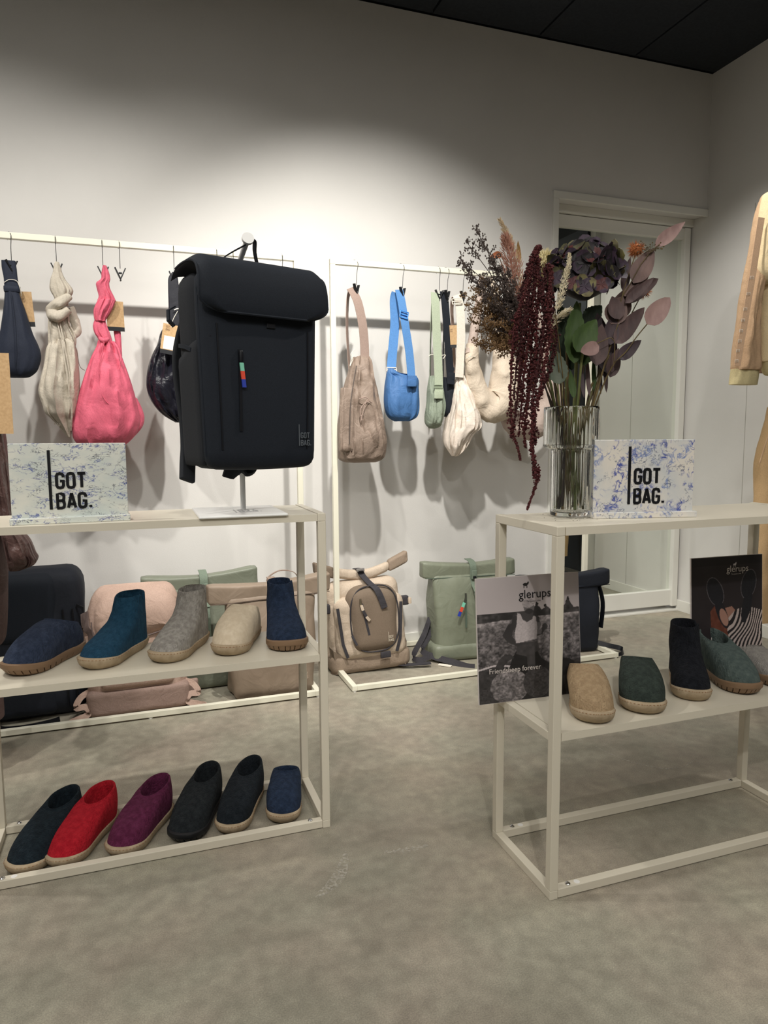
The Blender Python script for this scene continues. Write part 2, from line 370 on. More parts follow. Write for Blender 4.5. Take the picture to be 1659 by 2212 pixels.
# ---------------------------------------------------------------- display tables
def table(x0, y0, zs, label):
    W, Dp, H, p = .89, .29, .90, .022
    t = thing('display_table', label, 'table', (x0, y0, 0), group='beige steel display tables')
    for x in (0, W-p):
        for y in (0, Dp-p): MB().box((x, y, p), (x+p, y+p, H-p)).build('leg', M_STEEL, t, smooth=False, bevel=.0015)
        MB().box((x, 0, H-p), (x+p, Dp, H)).build('end_rail', M_STEEL, t, smooth=False, bevel=.0015)
        MB().box((x, 0, 0), (x+p, Dp, p)).build('end_rail', M_STEEL, t, smooth=False, bevel=.0015)
        MB().box((x, p, zs-.022), (x+p, Dp-p, zs-.001)).build('end_rail', M_STEEL, t, smooth=False, bevel=.0015)
    for y in (0, Dp-p):
        bt = MB().box((p+.0005, y, .002), (W-p-.0005, y+p, .024)).build('bottom_rail', M_STEEL, t, smooth=False, bevel=.0015)
        for x in (.056, W-.056):
            MB().lathe([(.0065, 0), (.0065, .002), (.004, .0045), (.001, .005)], 12, (x, y+p/2, .024)).build('bolt', M_CHROME, bt)
        if x0 > 0 or y == 0: MB().lathe([(.0075, 0), (.0075, .0006)], 16, (.082, y+p/2, .024)).build('round_sticker', M_PAPER, bt, smooth=False)
    # folded steel shelves: a top sheet with turned-down edges
    for nm, z in (('top_shelf', H-.002), ('middle_shelf', zs)):
        mb = MB().box((p+.001, 0, z-.0022), (W-p-.001, Dp, z))
        mb.box((p+.001, 0, z-.019), (W-p-.001, .002, z-.0022)).box((p+.001, Dp-.002, z-.019), (W-p-.001, Dp, z-.0022))
        mb.build(nm, M_STEEL, t, smooth=False)
    return t
LTX, LTY, LTS = -.415, 1.84, .507
RTX, RTY, RTS = .885, 1.35, .412
table(LTX, LTY, LTS, 'beige steel display table carrying the big black backpack')
table(RTX, RTY, RTS, 'beige steel display table carrying the flower vase')

# ---------------------------------------------------------------- felt shoes
M_LEATHER = mat('sole_leather_tan', (182, 164, 138), .7, (160, 142, 116), 30, .2, 90, spec=.3)
M_RUBBER = mat('sole_rubber_honey', (134, 108, 84), .55, bump=.1)
M_GROOVE = mat('sole_groove_dark', (88, 66, 48), .7)
M_RUBBLK = mat('sole_rubber_black', (24, 26, 30), .5)
M_STITCH = mat('stitch_thread', (150, 110, 74), .8)
M_TABLEA = mat('heel_tab_leather', (92, 74, 54), .7)
KEYS = [(0, 0), (.02, .30), (.07, .52), (.15, .68), (.28, .73), (.42, .76), (.55, .86), (.68, .98), (.78, 1.0), (.87, .90), (.94, .68), (.98, .42), (1, 0)]
def halfw(s):
    for a, b in zip(KEYS, KEYS[1:]):
        if s <= b[0]: t = (s-a[0])/(b[0]-a[0]); return a[1]+(b[1]-a[1])*t
    return 0
def foot(L, W, n, k=1., dx=0):
    out = []
    for i in range(n):
        t = 2*PI*i/n; s = (1-math.cos(t))/2
        x = halfw(s)*W/2*(1 if t < PI else -1)*k + .010*s*(1 if dx >= 0 else -1)
        y = L/2 - (L/2-L/2*k) - s*L*k
        out.append((x, y, s, t))
    # smooth x a little
    for _ in range(2):
        out = [((out[i-1][0]+2*out[i][0]+out[(i+1) % n][0])/4, out[i][1], out[i][2], out[i][3]) for i in range(n)]
    return out
def shoe(kind, label, fm, toe, head, z0, L=.262, W=.104, sole='leather', cat='slipper', group=None, hgt=None, wob=0):
    """toe: where the toe tip stands (x, y); head: heading angle of the toe from -Y, anticlockwise seen from above is positive (+X)."""
    d = Vector((math.sin(head), -math.cos(head), 0)); c = Vector((toe[0], toe[1], z0)) - d*L/2
    t = thing({'boot': 'felt_boot', 'mule': 'felt_slipper', 'shoe': 'felt_shoe'}[kind], label, cat, c, head, group)
    n = 64; o = foot(L, W, n)
    z1 = .024
    hh = hgt or {'boot': .158, 'mule': .112, 'shoe': .112}[kind]
    sd = random.random()*50
    def low(i):
        x, y, s, tt = o[i]; return Vector((x*.99, y*.995, z1+.007*max(0, s-.8)/.2))
    def rim(i, a, b, yc, zf, zb, ang0=0):
        tt = o[i][3]; q = math.cos(tt)   # 1 at heel
        z = zb+(zf-zb)*(1-q)/2
        return Vector((math.sin(tt)*b, yc+q*a, z))
    rows = []
    NV = 16
    if kind == 'shoe': rp = dict(a=.056, b=.037, yc=L/2-.060, zf=hh*.84, zb=hh)
    elif kind == 'mule': rp = dict(a=.050, b=.039, yc=L/2-.070, zf=hh, zb=hh*.72)
    else: rp = dict(a=.047, b=.037, yc=L/2-.056, zf=hh-.003, zb=hh+.002); NV = 22
    for v in range(NV+1):
        v = v/NV; ring = []
        for i in range(n):
            S = low(i); T = rim(i, **rp); s = o[i][2]
            if kind == 'boot':
                q_ = float(np.interp(v, (0, .08, .2, .36, .52, .7, 1), (0, .03, .16, .52, .84, .97, 1))); a = v*(1-s)+q_*s; b = v
            else:
                a = v**(1.05+.35*s); b = 1-(1-v)**(1.05+.38*s)
            zz = S.z+(T.z-S.z)*b
            p = Vector((S.x+(T.x-S.x)*a, S.y+(T.y-S.y)*a, zz))
            side = abs(math.sin(o[i][3]))
            bulge = math.sin(v*PI)*(.004+.003*side)*(.4 if kind == 'boot' else 1)
            nrm = Vector((S.x, (S.y-T.y)*.3, 0)); nrm = nrm.normalized() if nrm.length > 0 else nrm
            p += nrm*bulge
            k = noise.noise(Vector((p.x*22+sd, p.y*22, p.z*22)))*.0022
            p += nrm*k + Vector((0, 0, k*.8*v))
            if kind == 'boot' and v > .4: p.z -= math.exp(-((o[i][3]-PI*.42)/.12)**2)*.024*((v-.4)/.6)**3
            ring.append(p)
        rows.append(ring)
    # rolled rim and lining
    top = rows[-1]; cx_ = sum((p.x for p in top))/n; cy_ = sum((p.y for p in top))/n; cc = Vector((cx_, cy_, 0))
    for dz, k in ((.0025, .965), (.0025, .89), (-.001, .85), (-.014, .84)):
        rows.append([Vector((cc.x+(p.x-cc.x)*k, cc.y+(p.y-cc.y)*k, p.z+dz)) for p in top])
    for zf in (.5, .0):
        rows.append([Vector((cc.x+(p.x-cc.x)*(.9+.1*(1-zf)), cc.y+(p.y-cc.y)*.9, .034+(p.z-.034)*zf*.8)) for p in top])
    MB().rings(rows).build('felt_upper', fm, t, angle=60)
    # sole
    def ring(z, k, toe_up=0, mod=0):
        q = foot(L, W, n, k); r = []
        for i, (x, y, s, tt) in enumerate(q):
            kk = 1-(mod if (i % 4 == 0 and s > .1) else 0)
            r.append(Vector((x*kk, (y-0)*kk + (L/2-L/2*k)*0, z+toe_up*max(0, s-.75)/.25)))
        return r
    if sole == 'leather':
        R = [ring(0, .80), ring(.001, .90, .002), ring(.008, 1.0, .004), ring(.016, 1.045, .006), ring(.022, 1.05, .008), ring(.026, 1.03, .009), ring(.027, .99, .009)]
        so = MB().rings(R).build('leather_sole', M_LEATHER, t, angle=70)
        mb = MB(); q = ring(.0235, 1.056, .0085)
        P = []
        for i in range(n): P += [q[i], (q[i]+q[(i+1) % n])/2]
        for i in range(0, len(P), 2):
            a, b = P[i], P[(i+1) % len(P)]; mb.tube([a, a.lerp(b, .85)], .0007, 4)
        mb.build('stitching', M_STITCH, so, smooth=False)
    else:
        rm = M_RUBBER if sole == 'rubber' else M_RUBBLK; gm = M_GROOVE if sole == 'rubber' else M_RUBBLK
        R = [ring(.014, 1.03, .008), ring(.017, 1.05, .008), ring(.027, 1.045, .009), ring(.029, 1.0, .009)]
        so = MB().rings(R).build('rubber_sole', rm, t, angle=50)
        MB().rings([ring(.001, .84, .004), ring(.006, .93, .006), ring(.015, 1.0, .008)]).build('tread_core', gm, so)
        mb = MB(); nb = 34
        A = [ring(z, k, tu) for z, k, tu in ((0, .86, .003), (.004, .955, .006), (.0155, 1.035, .008))]; B = [ring(z, k-.12, tu) for z, k, tu in ((0, .86, .003), (.004, .955, .006), (.0155, 1.035, .008))]
        for i in range(0, n, 2):
            j = (i+1) % n; e = .18
            def mixp(rg, a, b, f): return rg[a].lerp(rg[b], f)
            k2 = (i+2) % n
            out = []; inn = []
            for rg, ri in zip(A, B):
                out += [rg[i].lerp(rg[j], e), rg[j].lerp(rg[k2], 1-e)]
                inn += [ri[i].lerp(ri[j], e), ri[j].lerp(ri[k2], 1-e)]
            vs = out+inn
            mb.add(vs, [(0, 1, 3, 2), (2, 3, 5, 4), (6, 8, 9, 7), (8, 10, 11, 9), (0, 6, 7, 1), (4, 5, 11, 10), (0, 2, 8, 6), (2, 4, 10, 8), (1, 7, 9, 3), (3, 9, 11, 5)])
        mb.build('tread_blocks', rm, so, smooth=False)
    # little loop tab at the heel
    zb = .045
    MB().ribbon([(0, L/2-.008, zb), (0, L/2+.004, zb+.003), (0, L/2+.006, zb+.011), (0, L/2-.004, zb+.017)], .012, .0018).build('heel_tab', M_TABLEA, t, smooth=False)
    return t
G1, G2, G3 = 'felt shoes on the middle shelf under the black backpack', 'felt shoes on the floor inside the table frame', 'felt shoes on the middle shelf beside the posters'
A = math.atan2
def hd(a, b): return math.atan2(a[0]-b[0], -(a[1]-b[1]))   # heading from heel b to toe a
FB = felt('navy', (42, 52, 72), (58, 68, 90)); FT = felt('petrol', (28, 64, 88), (40, 80, 106)); FG = felt('grey', (142, 138, 132), (176, 172, 166)); FWH = felt('natural_white', (206, 190, 166), (218, 204, 182), .3)
FNB = felt('deep_navy', (30, 42, 62), (42, 56, 80)); FBK = felt('black', (20, 26, 32), (32, 38, 44)); FRD = felt('red', (172, 24, 40), (196, 38, 52)); FPU = felt('plum', (86, 30, 60), (108, 46, 80))
FCH = felt('charcoal', (26, 30, 34), (40, 45, 48)); FGN = felt('forest', (44, 52, 48), (58, 68, 62)); FTN = felt('tan', (162, 138, 108), (182, 158, 126)); FTE = felt('sea_green', (74, 86, 84), (92, 104, 100))
S = LTS
shoe('mule', 'navy felt slipper with a grooved honey rubber sole, at the end of the shelf', FB, (-.335, 1.925), -.62, S, sole='rubber', group=G1, L=.27, W=.112)
shoe('boot', 'petrol blue felt ankle boot with a tan leather sole', FT, (-.155, 1.915), -.60, S, cat='boot', group=G1, L=.262, hgt=.158)
shoe('boot', 'light grey felt ankle boot with a tan leather sole', FG, (.020, 1.905), -.58, S, cat='boot', group=G1, L=.262, hgt=.163)
shoe('mule', 'natural white felt slipper with a tan leather sole', FWH, (.190, 1.908), -.50, S, group=G1, L=.262, W=.106)
shoe('boot', 'dark navy felt ankle boot with a grooved rubber sole beside the table leg', FNB, (.368, 1.880), -.10, S, cat='boot', sole='rubber', group=G1, L=.24, W=.116, hgt=.168)
shoe('shoe', 'blue-black felt shoe on the floor, half out of the picture', felt('blueblack', (20, 30, 38), (32, 44, 52)), (-.345, 1.885), -.52, 0, L=.275, W=.108, group=G2)
shoe('shoe', 'bright red felt shoe on the floor', FRD, (-.255, 1.885), -.56, 0, L=.270, group=G2)
shoe('shoe', 'plum purple felt shoe on the floor', FPU, (-.110, 1.885), -.62, 0, L=.262, hgt=.115, group=G2)
shoe('shoe', 'charcoal felt shoe with a black rubber sole on the floor', FCH, (.055, 1.890), -.50, 0, L=.268, W=.108, sole='black', hgt=.118, group=G2)
shoe('shoe', 'black felt shoe with a tan leather sole on the floor', FBK, (.180, 1.893), -.52, 0, L=.265, W=.098, hgt=.118, group=G2)
shoe('mule', 'navy felt slipper with a tan leather sole on the floor beside the table leg', FNB, (.335, 1.893), -.34, 0, L=.245, W=.100, hgt=.1, group=G2)
S = RTS
shoe('mule', 'tan felt slipper standing against the front table leg', FTN, (1.000, 1.362), -.50, S, L=.25, W=.104, group=G3, hgt=.108)
shoe('mule', 'dark forest green felt slipper with a tan leather sole', FGN, (1.150, 1.372), -.62, S, L=.25, W=.112, group=G3, hgt=.108)
shoe('boot', 'black fuzzy felt ankle boot with a tan leather sole', felt('black_fuzzy', (18, 20, 26), (30, 32, 38)), (1.330, 1.400), -.62, S, cat='boot', L=.225, W=.098, group=G3, hgt=.168)
shoe('shoe', 'sea green felt shoe with a grooved rubber sole in front of the dark poster', FTE, (1.500, 1.378), -.30, S, sole='rubber', L=.245, W=.102, group=G3, hgt=.125)
shoe('mule', 'light grey felt slipper with a brown sole cut off by the picture edge', felt('pale_grey', (140, 136, 132), (160, 156, 150)), (1.640, 1.38), -.25, S, sole='rubber', L=.25, W=.104, group=G3, hgt=.08)
# ================================================================ hanging bags
def spline_rows(rows, n=5):
    R = []
    V4 = [np.array(r, float) for r in rows]
    for i in range(len(V4)-1):
        a = V4[max(i-1, 0)]; b = V4[i]; c = V4[i+1]; d = V4[min(i+2, len(V4)-1)]
        for k in range(n):
            t = k/n; R.append(.5*((2*b)+(c-a)*t+(2*a-5*b+4*c-d)*t*t+(3*b-a-3*c+d)*t**3))
    R.append(V4[-1]); return R
def soft_loft(name, rows, Y, m, parent, ns=56, fold=.006, ff=7, seed=0, n=6, power=2.3, sag=.0, twist=0, vert=1., props=None):
    """A soft hanging body: each row is (height px, one edge px, other edge px, real depth in m) seen at the plane y=Y; every row becomes a closed oval section."""
    M = inv(parent); rings = []; RR = spline_rows(rows, n)
    for ri, (py, xl, xr, dp) in enumerate(RR):
        a = ony(xl, py, Y); b = ony(xr, py, Y); c = (a+b)/2; hw = max(.002, (b.x-a.x)/2); hd = max(.002, dp/2); ring = []
        for k in range(ns):
            t = 2*PI*k/ns; ct, st = math.cos(t), math.sin(t)
            q = 2/power; ux = math.copysign(abs(ct)**q, ct); uy = math.copysign(abs(st)**q, st)
            fo = fold*min(1, hw/.05)*(noise.noise(Vector((ct*ff*.35+seed*7.3, st*ff*.35, c.z*6*vert)))*1.0 + .6*noise.noise(Vector((ct*ff+seed*3.1, st*ff, c.z*14*vert)))
                 + .5*abs(noise.noise(Vector((ct*ff*1.7+seed, st*ff*1.7+c.z*9, c.z*5)))))
            edge = abs(ct)**6
            p = Vector((c.x+ux*hw+ct*fo*.3*(1-edge*.5), Y+uy*hd+st*fo*2.2, c.z+fo*.4))
            ring.append(M @ p)
        rings.append(ring)
    return MB().rings(rings).build(name, m, parent, angle=75, props=props)
def pxpath(P, Y): return [ony(p[0], p[1], p[2] if len(p) > 2 else Y) for p in P]
def strap(name, P, Y, wd, m, parent, th=.0022, side=(1, 0, 0), n=8):
    M = inv(parent); pts = [M @ p for p in catmull(pxpath(P, Y), n)]
    return MB().ribbon(pts, wd, th, side).build(name, m, parent, angle=50)
def cord(name, P, Y, r, m, parent, n=8, k=6):
    M = inv(parent); return MB().tube([M @ p for p in catmull(pxpath(P, Y), n)], r, k).build(name, m, parent)
def fat(name, P, Y, rad, m, parent, n=8, k=28, fold=.004, seed=0):
    M = inv(parent); pts = catmull(pxpath(P, Y), n); N = len(pts)
    rs = [np.interp(i/(N-1)*(len(rad)-1), range(len(rad)), rad) for i in range(N)]
    mb = MB().tube(pts, rs, k); out = []
    for v in mb.v:
        v = Vector(v); q = noise.noise(v*17+Vector((seed, 0, 0)))+.6*noise.noise(v*38+Vector((0, seed, 0)))
        out.append(M @ (v+Vector((q*fold, q*fold*1.3, q*fold))))
    mb.v = [tuple(v) for v in out]
    return mb.build(name, m, parent, angle=80)
def swing_tag(parent, c, wd, ht, Y, rz=0, roll=0, white=False, name='swing_tag', string=None, black=True):
    M = inv(parent); R = Matrix.Rotation(rz, 4, 'Z') @ Matrix.Rotation(roll, 4, 'Y'); T = M @ Matrix.Translation(ony(c[0], c[1], Y)) @ R
    def bx(a, b, nm, mm, p):
        mb = MB().box(a, b); mb.v = [tuple(T @ Vector(v)) for v in mb.v]; return mb.build(nm, mm, p, smooth=False)
    k = bx((-wd/2, -.0006, -ht*.5+(ht*.14 if black else 0)), (wd/2, .0006, ht*.5), name, M_PAPER if white == 2 else M_KRAFT, parent)
    if black: bx((-wd/2, -.0007, -ht*.5), (wd/2, .0007, -ht*.5+ht*.14), 'tag_band', M_INK, k)
    if white: bx((-wd*.34, -.0012, -ht*.34), (wd*.42, -.0008, ht*.10), 'price_label', M_PAPER, k)
    mb = MB(); 
    letters(mb, 'GOT', 0, .3, .09, .028, .001); letters(mb, 'BAG.', 0, .05, .09, .028, .001)
    s_ = wd*.75; o = Vector((-wd*.30, -.0010, ht*.18)) if not white else Vector((-wd*.3, -.001, ht*.26))
    mb.v = [tuple(T @ (Vector(v)*s_+o)) for v in mb.v]; mb.build('tag_lettering', mat('kraft_print', (120, 92, 66), .8), k, smooth=False)
    if string: cord('tag_string', string, Y-.004, .0011, M_CORD, k, 6, 5)
    return k
# ---- clip hangers
HG = 'black clip hangers on the racks'
def clip_hanger(label):
    t = thing('clip_hanger', label, 'hanger', (0, 0, 0), group=HG)
    pts = [(0, .020, -.006), (0, .019, .010), (0, .010, .020), (0, -.003, .019), (0, -.015, .008), (0, -.016, -.01), (0, -.010, -.04), (0, -.007, -.09)]
    MB().tube(catmull(pts, 5), .0013, 6).build('hook', M_BLACKP, t)
    for s in (-1, 1):
        mb = MB().box((-.0022, -.007, 0), (.0022, .007, .045)); R = Matrix.Translation((s*.002, -.007, -.128)) @ Matrix.Rotation(s*.42, 4, 'Y')
        mb.v = [tuple(R @ Vector(v)) for v in mb.v]; mb.build('clip_arm', M_BLACKP, t, smooth=False, bevel=.001)
        mb = MB().box((-.0018, -.006, -.022), (.0018, .006, 0)); R = Matrix.Translation((s*.0045, -.007, -.118)) @ Matrix.Rotation(s*.28, 4, 'Y')
        mb.v = [tuple(R @ Vector(v)) for v in mb.v]; mb.build('jaw', M_BLACKP, t, smooth=False, bevel=.001)
    MB().tube([(-.006, -.007, -.108), (.006, -.007, -.108)], .004, 10).build('spring', M_BLACKP, t)
    return t
hp = None
for px, rz, lab in ((23, .5, 'black clip hanger holding the navy shoulder bag'), (122, .05, 'black clip hanger holding the beige knotted bag'), (222, .0, 'black clip hanger holding the bright pink bag'),
                    (258, .15, 'empty black clip hanger beside the pink bag'), (375, 0, 'black clip hanger holding the shiny black bag'),
                    (467, .1, 'black clip hanger just beyond the shiny black bag, mostly behind the backpack'), (502, .1, 'black clip hanger seen under the arm of the white bag stand'), (608, .1, 'black clip hanger nearest the upright of the rack, above the backpack'),
                    (766, .75, 'black clip hanger holding the taupe tote'), (866, .7, 'black clip hanger holding the blue bag'), (947, .1, 'black clip hanger holding the sage green bag'), (963, .7, 'black clip hanger holding the slim black bag'),
                    (997, .65, 'black clip hanger holding the off-white bag'), (1046, .4, 'black clip hanger behind the dark twigs holding the puffy bag'), (1118, .4, 'black clip hanger hidden by the amaranth, holding the mauve bag')):
    if hp is None: hp = o = clip_hanger(lab)
    else: o = dup(hp); o['label'] = lab
    c = ony(px, 560, RY); o.location = (c.x, RY-.002, 1.882); o.rotation_euler = (0, 0, rz)
RB = RY
FN = cloth('navy', (30, 36, 50), .75, .15, 30, .3)
FBE = cloth('stone', (176, 168, 154), .7, .35, 11); FPK = cloth('pink', (192, 88, 108), .7, .3, 10); FBL = cloth('black_satin', (22, 22, 30), .35, .5, 12)
FTP = cloth('taupe', (134, 118, 106), .6, .5, 10); FTS = cloth('taupe_web', (150, 130, 120), .9, .15, 60); FBU = cloth('blue', (66, 106, 156), .6, .3, 12); FBS = cloth('blue_web', (84, 130, 184), .9, .1, 80)
FSG = cloth('sage', (132, 142, 126), .7, .4, 12); FSS = cloth('sage_web', (166, 176, 154), .9, .1, 80); FBW = cloth('black_web', (26, 30, 38), .8, .15, 40)
FOW = cloth('offwhite', (214, 202, 190), .6, .4, 9); FOS = cloth('offwhite_web', (216, 208, 196), .9, .1, 80); FPB = cloth('puffy_beige', (196, 182, 164), .7, .45, 12); FPM = cloth('puffy_mauve', (172, 156, 146), .7, .5, 11)
BG = 'bags clipped to the clothes rack'
def bag_root(px, label, group=BG, Y=RB, cat='bag', name='shoulder_bag'):
    c = ony(px, 600, Y); return thing(name, label, cat, (c.x, Y, 1.76), 0, group)
# navy
b = bag_root(20, 'navy shoulder bag with a folded strap and a kraft tag, beside the wall edge')
soft_loft('bag_body', [(622, 10, 41, .03), (640, 10, 44, .04), (665, 8, 53, .06), (690, 5, 61, .075), (720, 0, 71, .09), (748, -8, 84, .10), (770, -12, 89, .10), (788, -12, 85, .10), (802, -8, 79, .09), (813, 4, 66, .06), (816, 15, 55, .02)], RB, FN, b, fold=.003, seed=1)
soft_loft('strap', [(563, 3, 33, .016), (580, 4, 36, .018), (600, 8, 38, .02), (624, 10, 42, .022), (632, 11, 42, .02)], RB-.004, FN, b, fold=.001, seed=2, power=4)
soft_loft('strap_loop', [(619, 8, 44, .03), (625, 8, 44, .034), (631, 9, 43, .03)], RB-.004, FN, b, fold=0, power=4)
cord('seam_piping', [(24, 632, RB-.03), (30, 690, RB-.052), (33, 750, RB-.062), (33, 800, RB-.05)], RB, .0012, FN, b)
cord('strap_cord', [(9, 610, RB-.018), (20, 604, RB-.02), (36, 607, RB-.02), (43, 622, RB-.016), (46, 634, RB-.01)], RB, .0013, M_CORD, b)
swing_tag(b, (57, 668), .050, .135, RB+.02, .2, -.06, string=[(45, 632), (47, 640)])
# stone knotted
b = bag_root(125, 'stone coloured slouchy bag with a knotted twisted strap')
soft_loft('bag_body', [(735, 112, 150, .05), (752, 100, 166, .09), (790, 94, 170, .12), (825, 86, 172, .14), (850, 84, 172, .14), (875, 92, 170, .13), (893, 98, 166, .12), (905, 110, 160, .09), (925, 130, 156, .05), (945, 146, 153, .015)], RB, FBE, b, fold=.016, ff=6, seed=3, vert=.5)
soft_loft('strap', [(566, 119, 127, .02), (576, 116, 131, .03), (590, 114, 135, .035), (604, 109, 142, .04), (620, 107, 155, .045), (630, 109, 158, .045), (642, 116, 152, .04), (652, 119, 147, .035), (660, 118, 149, .04)], RB-.01, FBE, b, fold=.008, ff=5, seed=4)
fat('strap_twist', [(150, 640, RB-.03), (128, 655, RB-.04), (112, 672, RB-.02), (124, 684, RB-.045), (150, 668, RB-.03)], RB, [.014, .022, .024, .022, .014], FBE, b, seed=4, fold=.006)
soft_loft('neck', [(668, 118, 148, .05), (685, 106, 150, .06), (700, 104, 152, .06), (720, 104, 163, .06), (738, 104, 165, .06), (750, 104, 162, .07)], RB, FBE, b, fold=.010, seed=5)
fat('strap_twist', [(150, 665, RB+.02), (160, 690, RB+.03), (166, 715, RB+.02), (152, 730, RB)], RB, [.012, .018, .018, .012], FBE, b, seed=8, fold=.006)
for q, (x0, x1, x2, x3) in enumerate(((128, 138, 152, 158), (122, 134, 146, 156))): cord('zip_piping', [(x0, 690, RB-.035), (x1, 740, RB-.055), (x2, 820, RB-.072), (x3-2, 890, RB-.055), (x3-4, 930, RB-.02)], RB, .0022, FBE, b)
cord('drawcord', [(130, 686, RB-.04), (150, 715, RB-.05), (165, 755, RB-.04), (172, 790, RB-.02), (183, 800, RB)], RB, .0012, mat('cord_grey', (120, 110, 102), .8), b)
mb = MB(); letters(mb, 'BAG', 0, 0, .006, .0018, .001); c0 = inv(b) @ ony(117, 916, RB-.048); mb.v = [tuple(Matrix.Rotation(.5, 3, 'Y') @ Vector(v)+c0) for v in mb.v]; mb.build('lettering', mat('faint_print', (130, 122, 110), .8), b, smooth=False)
# pink
b = bag_root(225, 'bright pink slouchy bag with a twisted strap and drawcord')
soft_loft('bag_body', [(738, 212, 246, .05), (752, 208, 256, .08), (775, 196, 264, .11), (800, 186, 274, .13), (840, 172, 288, .15), (880, 160, 299, .16), (905, 156, 304, .16), (930, 156, 298, .15), (950, 160, 284, .12), (966, 178, 262, .06), (972, 200, 240, .02)], RB, FPK, b, fold=.016, ff=5, seed=6, vert=.45)
soft_loft('gusset', [(860, 270, 296, .05), (885, 280, 308, .07), (905, 282, 312, .07), (925, 280, 306, .06), (950, 268, 284, .02)], RB+.03, FPK, b, fold=.004, seed=6)
soft_loft('strap', [(574, 222, 230, .02), (590, 219, 236, .03), (603, 218, 238, .035), (612, 208, 236, .04), (624, 209, 238, .04), (640, 213, 246, .04), (650, 210, 250, .04)], RB-.01, FPK, b, fold=.008, ff=5, seed=9)
soft_loft('strap_twist', [(648, 212, 250, .04), (660, 206, 246, .05), (672, 202, 240, .05), (688, 203, 230, .04), (694, 206, 228, .04)], RB-.01, FPK, b, fold=.008, seed=10)
soft_loft('neck', [(690, 205, 227, .04), (705, 201, 232, .05), (720, 204, 238, .05), (733, 212, 242, .05), (745, 213, 244, .05)], RB, FPK, b, fold=.008, seed=11)
soft_loft('rear_strap', [(640, 236, 246, .02), (670, 240, 256, .02), (720, 246, 261, .02), (770, 254, 264, .02)], RB+.03, FPK, b, fold=.004, seed=12)
fat('knot', [(215, 730, RB-.03), (224, 736, RB-.045), (234, 732, RB-.035)], RB, [.006, .012, .006], FPK, b, fold=.003)
cord('drawcord', [(223, 735, RB-.052), (221, 760, RB-.07), (212, 800, RB-.085), (218, 845, RB-.095), (230, 868, RB-.095), (243, 876, RB-.09), (232, 850, RB-.095), (220, 825, RB-.09), (214, 790, RB-.08), (222, 755, RB-.065), (226, 736, RB-.05)], RB, .0013, FPK, b)
cord('seam_piping', [(262, 770, RB-.055), (252, 820, RB-.08), (246, 865, RB-.085), (245, 930, RB-.07)], RB, .0014, FPK, b)
swing_tag(b, (249, 683), .068, .120, RB+.01, .25, -.02, string=[(235, 618), (240, 636), (244, 655)])
# shiny black
b = bag_root(380, 'shiny black gathered bag with a kraft tag on a white cord, behind the backpack')
soft_loft('bag_body', [(708, 354, 402, .05), (722, 346, 404, .08), (745, 340, 404, .11), (780, 325, 402, .13), (820, 316, 402, .14), (850, 319, 402, .14), (872, 330, 402, .13), (895, 350, 402, .10), (912, 378, 400, .03)], RB, FBL, b, fold=.013, ff=9, seed=13, vert=1.2)
soft_loft('strap', [(588, 372, 380, .012), (600, 364, 384, .016), (620, 363, 387, .018), (660, 364, 396, .02), (700, 364, 402, .02), (715, 366, 402, .02)], RB-.008, cloth('black_matte', (26, 27, 34), .6, .1), b, fold=.001, power=4)
swing_tag(b, (366, 733), .062, .120, RB-.10, .05, .16, white=True, string=[(384, 672), (374, 690), (370, 707)])
cord('white_knot', [(376, 670), (384, 667), (392, 670), (396, 690), (398, 710)], RB-.03, .0022, M_CORD, b)
# taupe tote
b = bag_root(770, 'taupe tote with side pockets and a cinched drawcord on a wide strap')
soft_loft('bag_body', [(772, 764, 797, .05), (785, 758, 800, .09), (800, 755, 801, .12), (840, 746, 808, .15), (880, 738, 817, .17), (920, 734, 826, .18), (955, 733, 830, .18), (980, 733, 828, .17), (992, 735, 822, .15), (998, 745, 810, .08)], RB, FTP, b, fold=.014, ff=7, seed=14, power=3.2)
soft_loft('side_pocket', [(862, 774, 812, .03), (872, 770, 817, .05), (900, 770, 822, .07), (935, 772, 827, .075), (965, 774, 828, .06), (982, 776, 824, .03)], RB-.065, FTP, b, fold=.013, ff=8, seed=15, power=3)
soft_loft('flat_pocket', [(838, 738, 764, .02), (845, 736, 764, .03), (900, 733, 762, .04), (960, 733, 761, .04), (975, 734, 760, .02)], RB-.075, FTP, b, fold=.005, seed=16, power=5)
strap('wide_strap', [(757, 622, RB-.01), (772, 650, RB-.02), (783, 700, RB-.025), (787, 740, RB-.025), (788, 775, RB-.03)], RB, .046, FTS, b, side=(1, .25, 0))
strap('wide_strap', [(758, 622, RB), (751, 650, RB+.03), (750, 720, RB+.05), (754, 780, RB+.06), (756, 810, RB+.06)], RB, .040, FTS, b, side=(.6, 1, 0))
cord('drawcord', [(776, 862, RB-.11), (790, 858, RB-.12), (797, 866, RB-.12), (787, 872, RB-.12), (779, 885, RB-.12), (780, 900, RB-.12), (785, 888, RB-.12), (792, 866, RB-.12), (803, 870, RB-.11)], RB, .0022, FTS, b)
cord('cord_end', [(780, 896), (781, 908)], RB-.118, .004, FTS, b)
cord('zip', [(770, 790, RB-.06), (763, 830, RB-.09), (757, 880, RB-.11), (755, 960, RB-.11)], RB, .0025, mat('zip_dark', (84, 74, 68), .6), b)
cord('tie', [(766, 755, RB-.03), (758, 765, RB-.03), (762, 775, RB-.03), (756, 790, RB-.03), (763, 760, RB-.03)], RB, .0015, M_CORD, b)
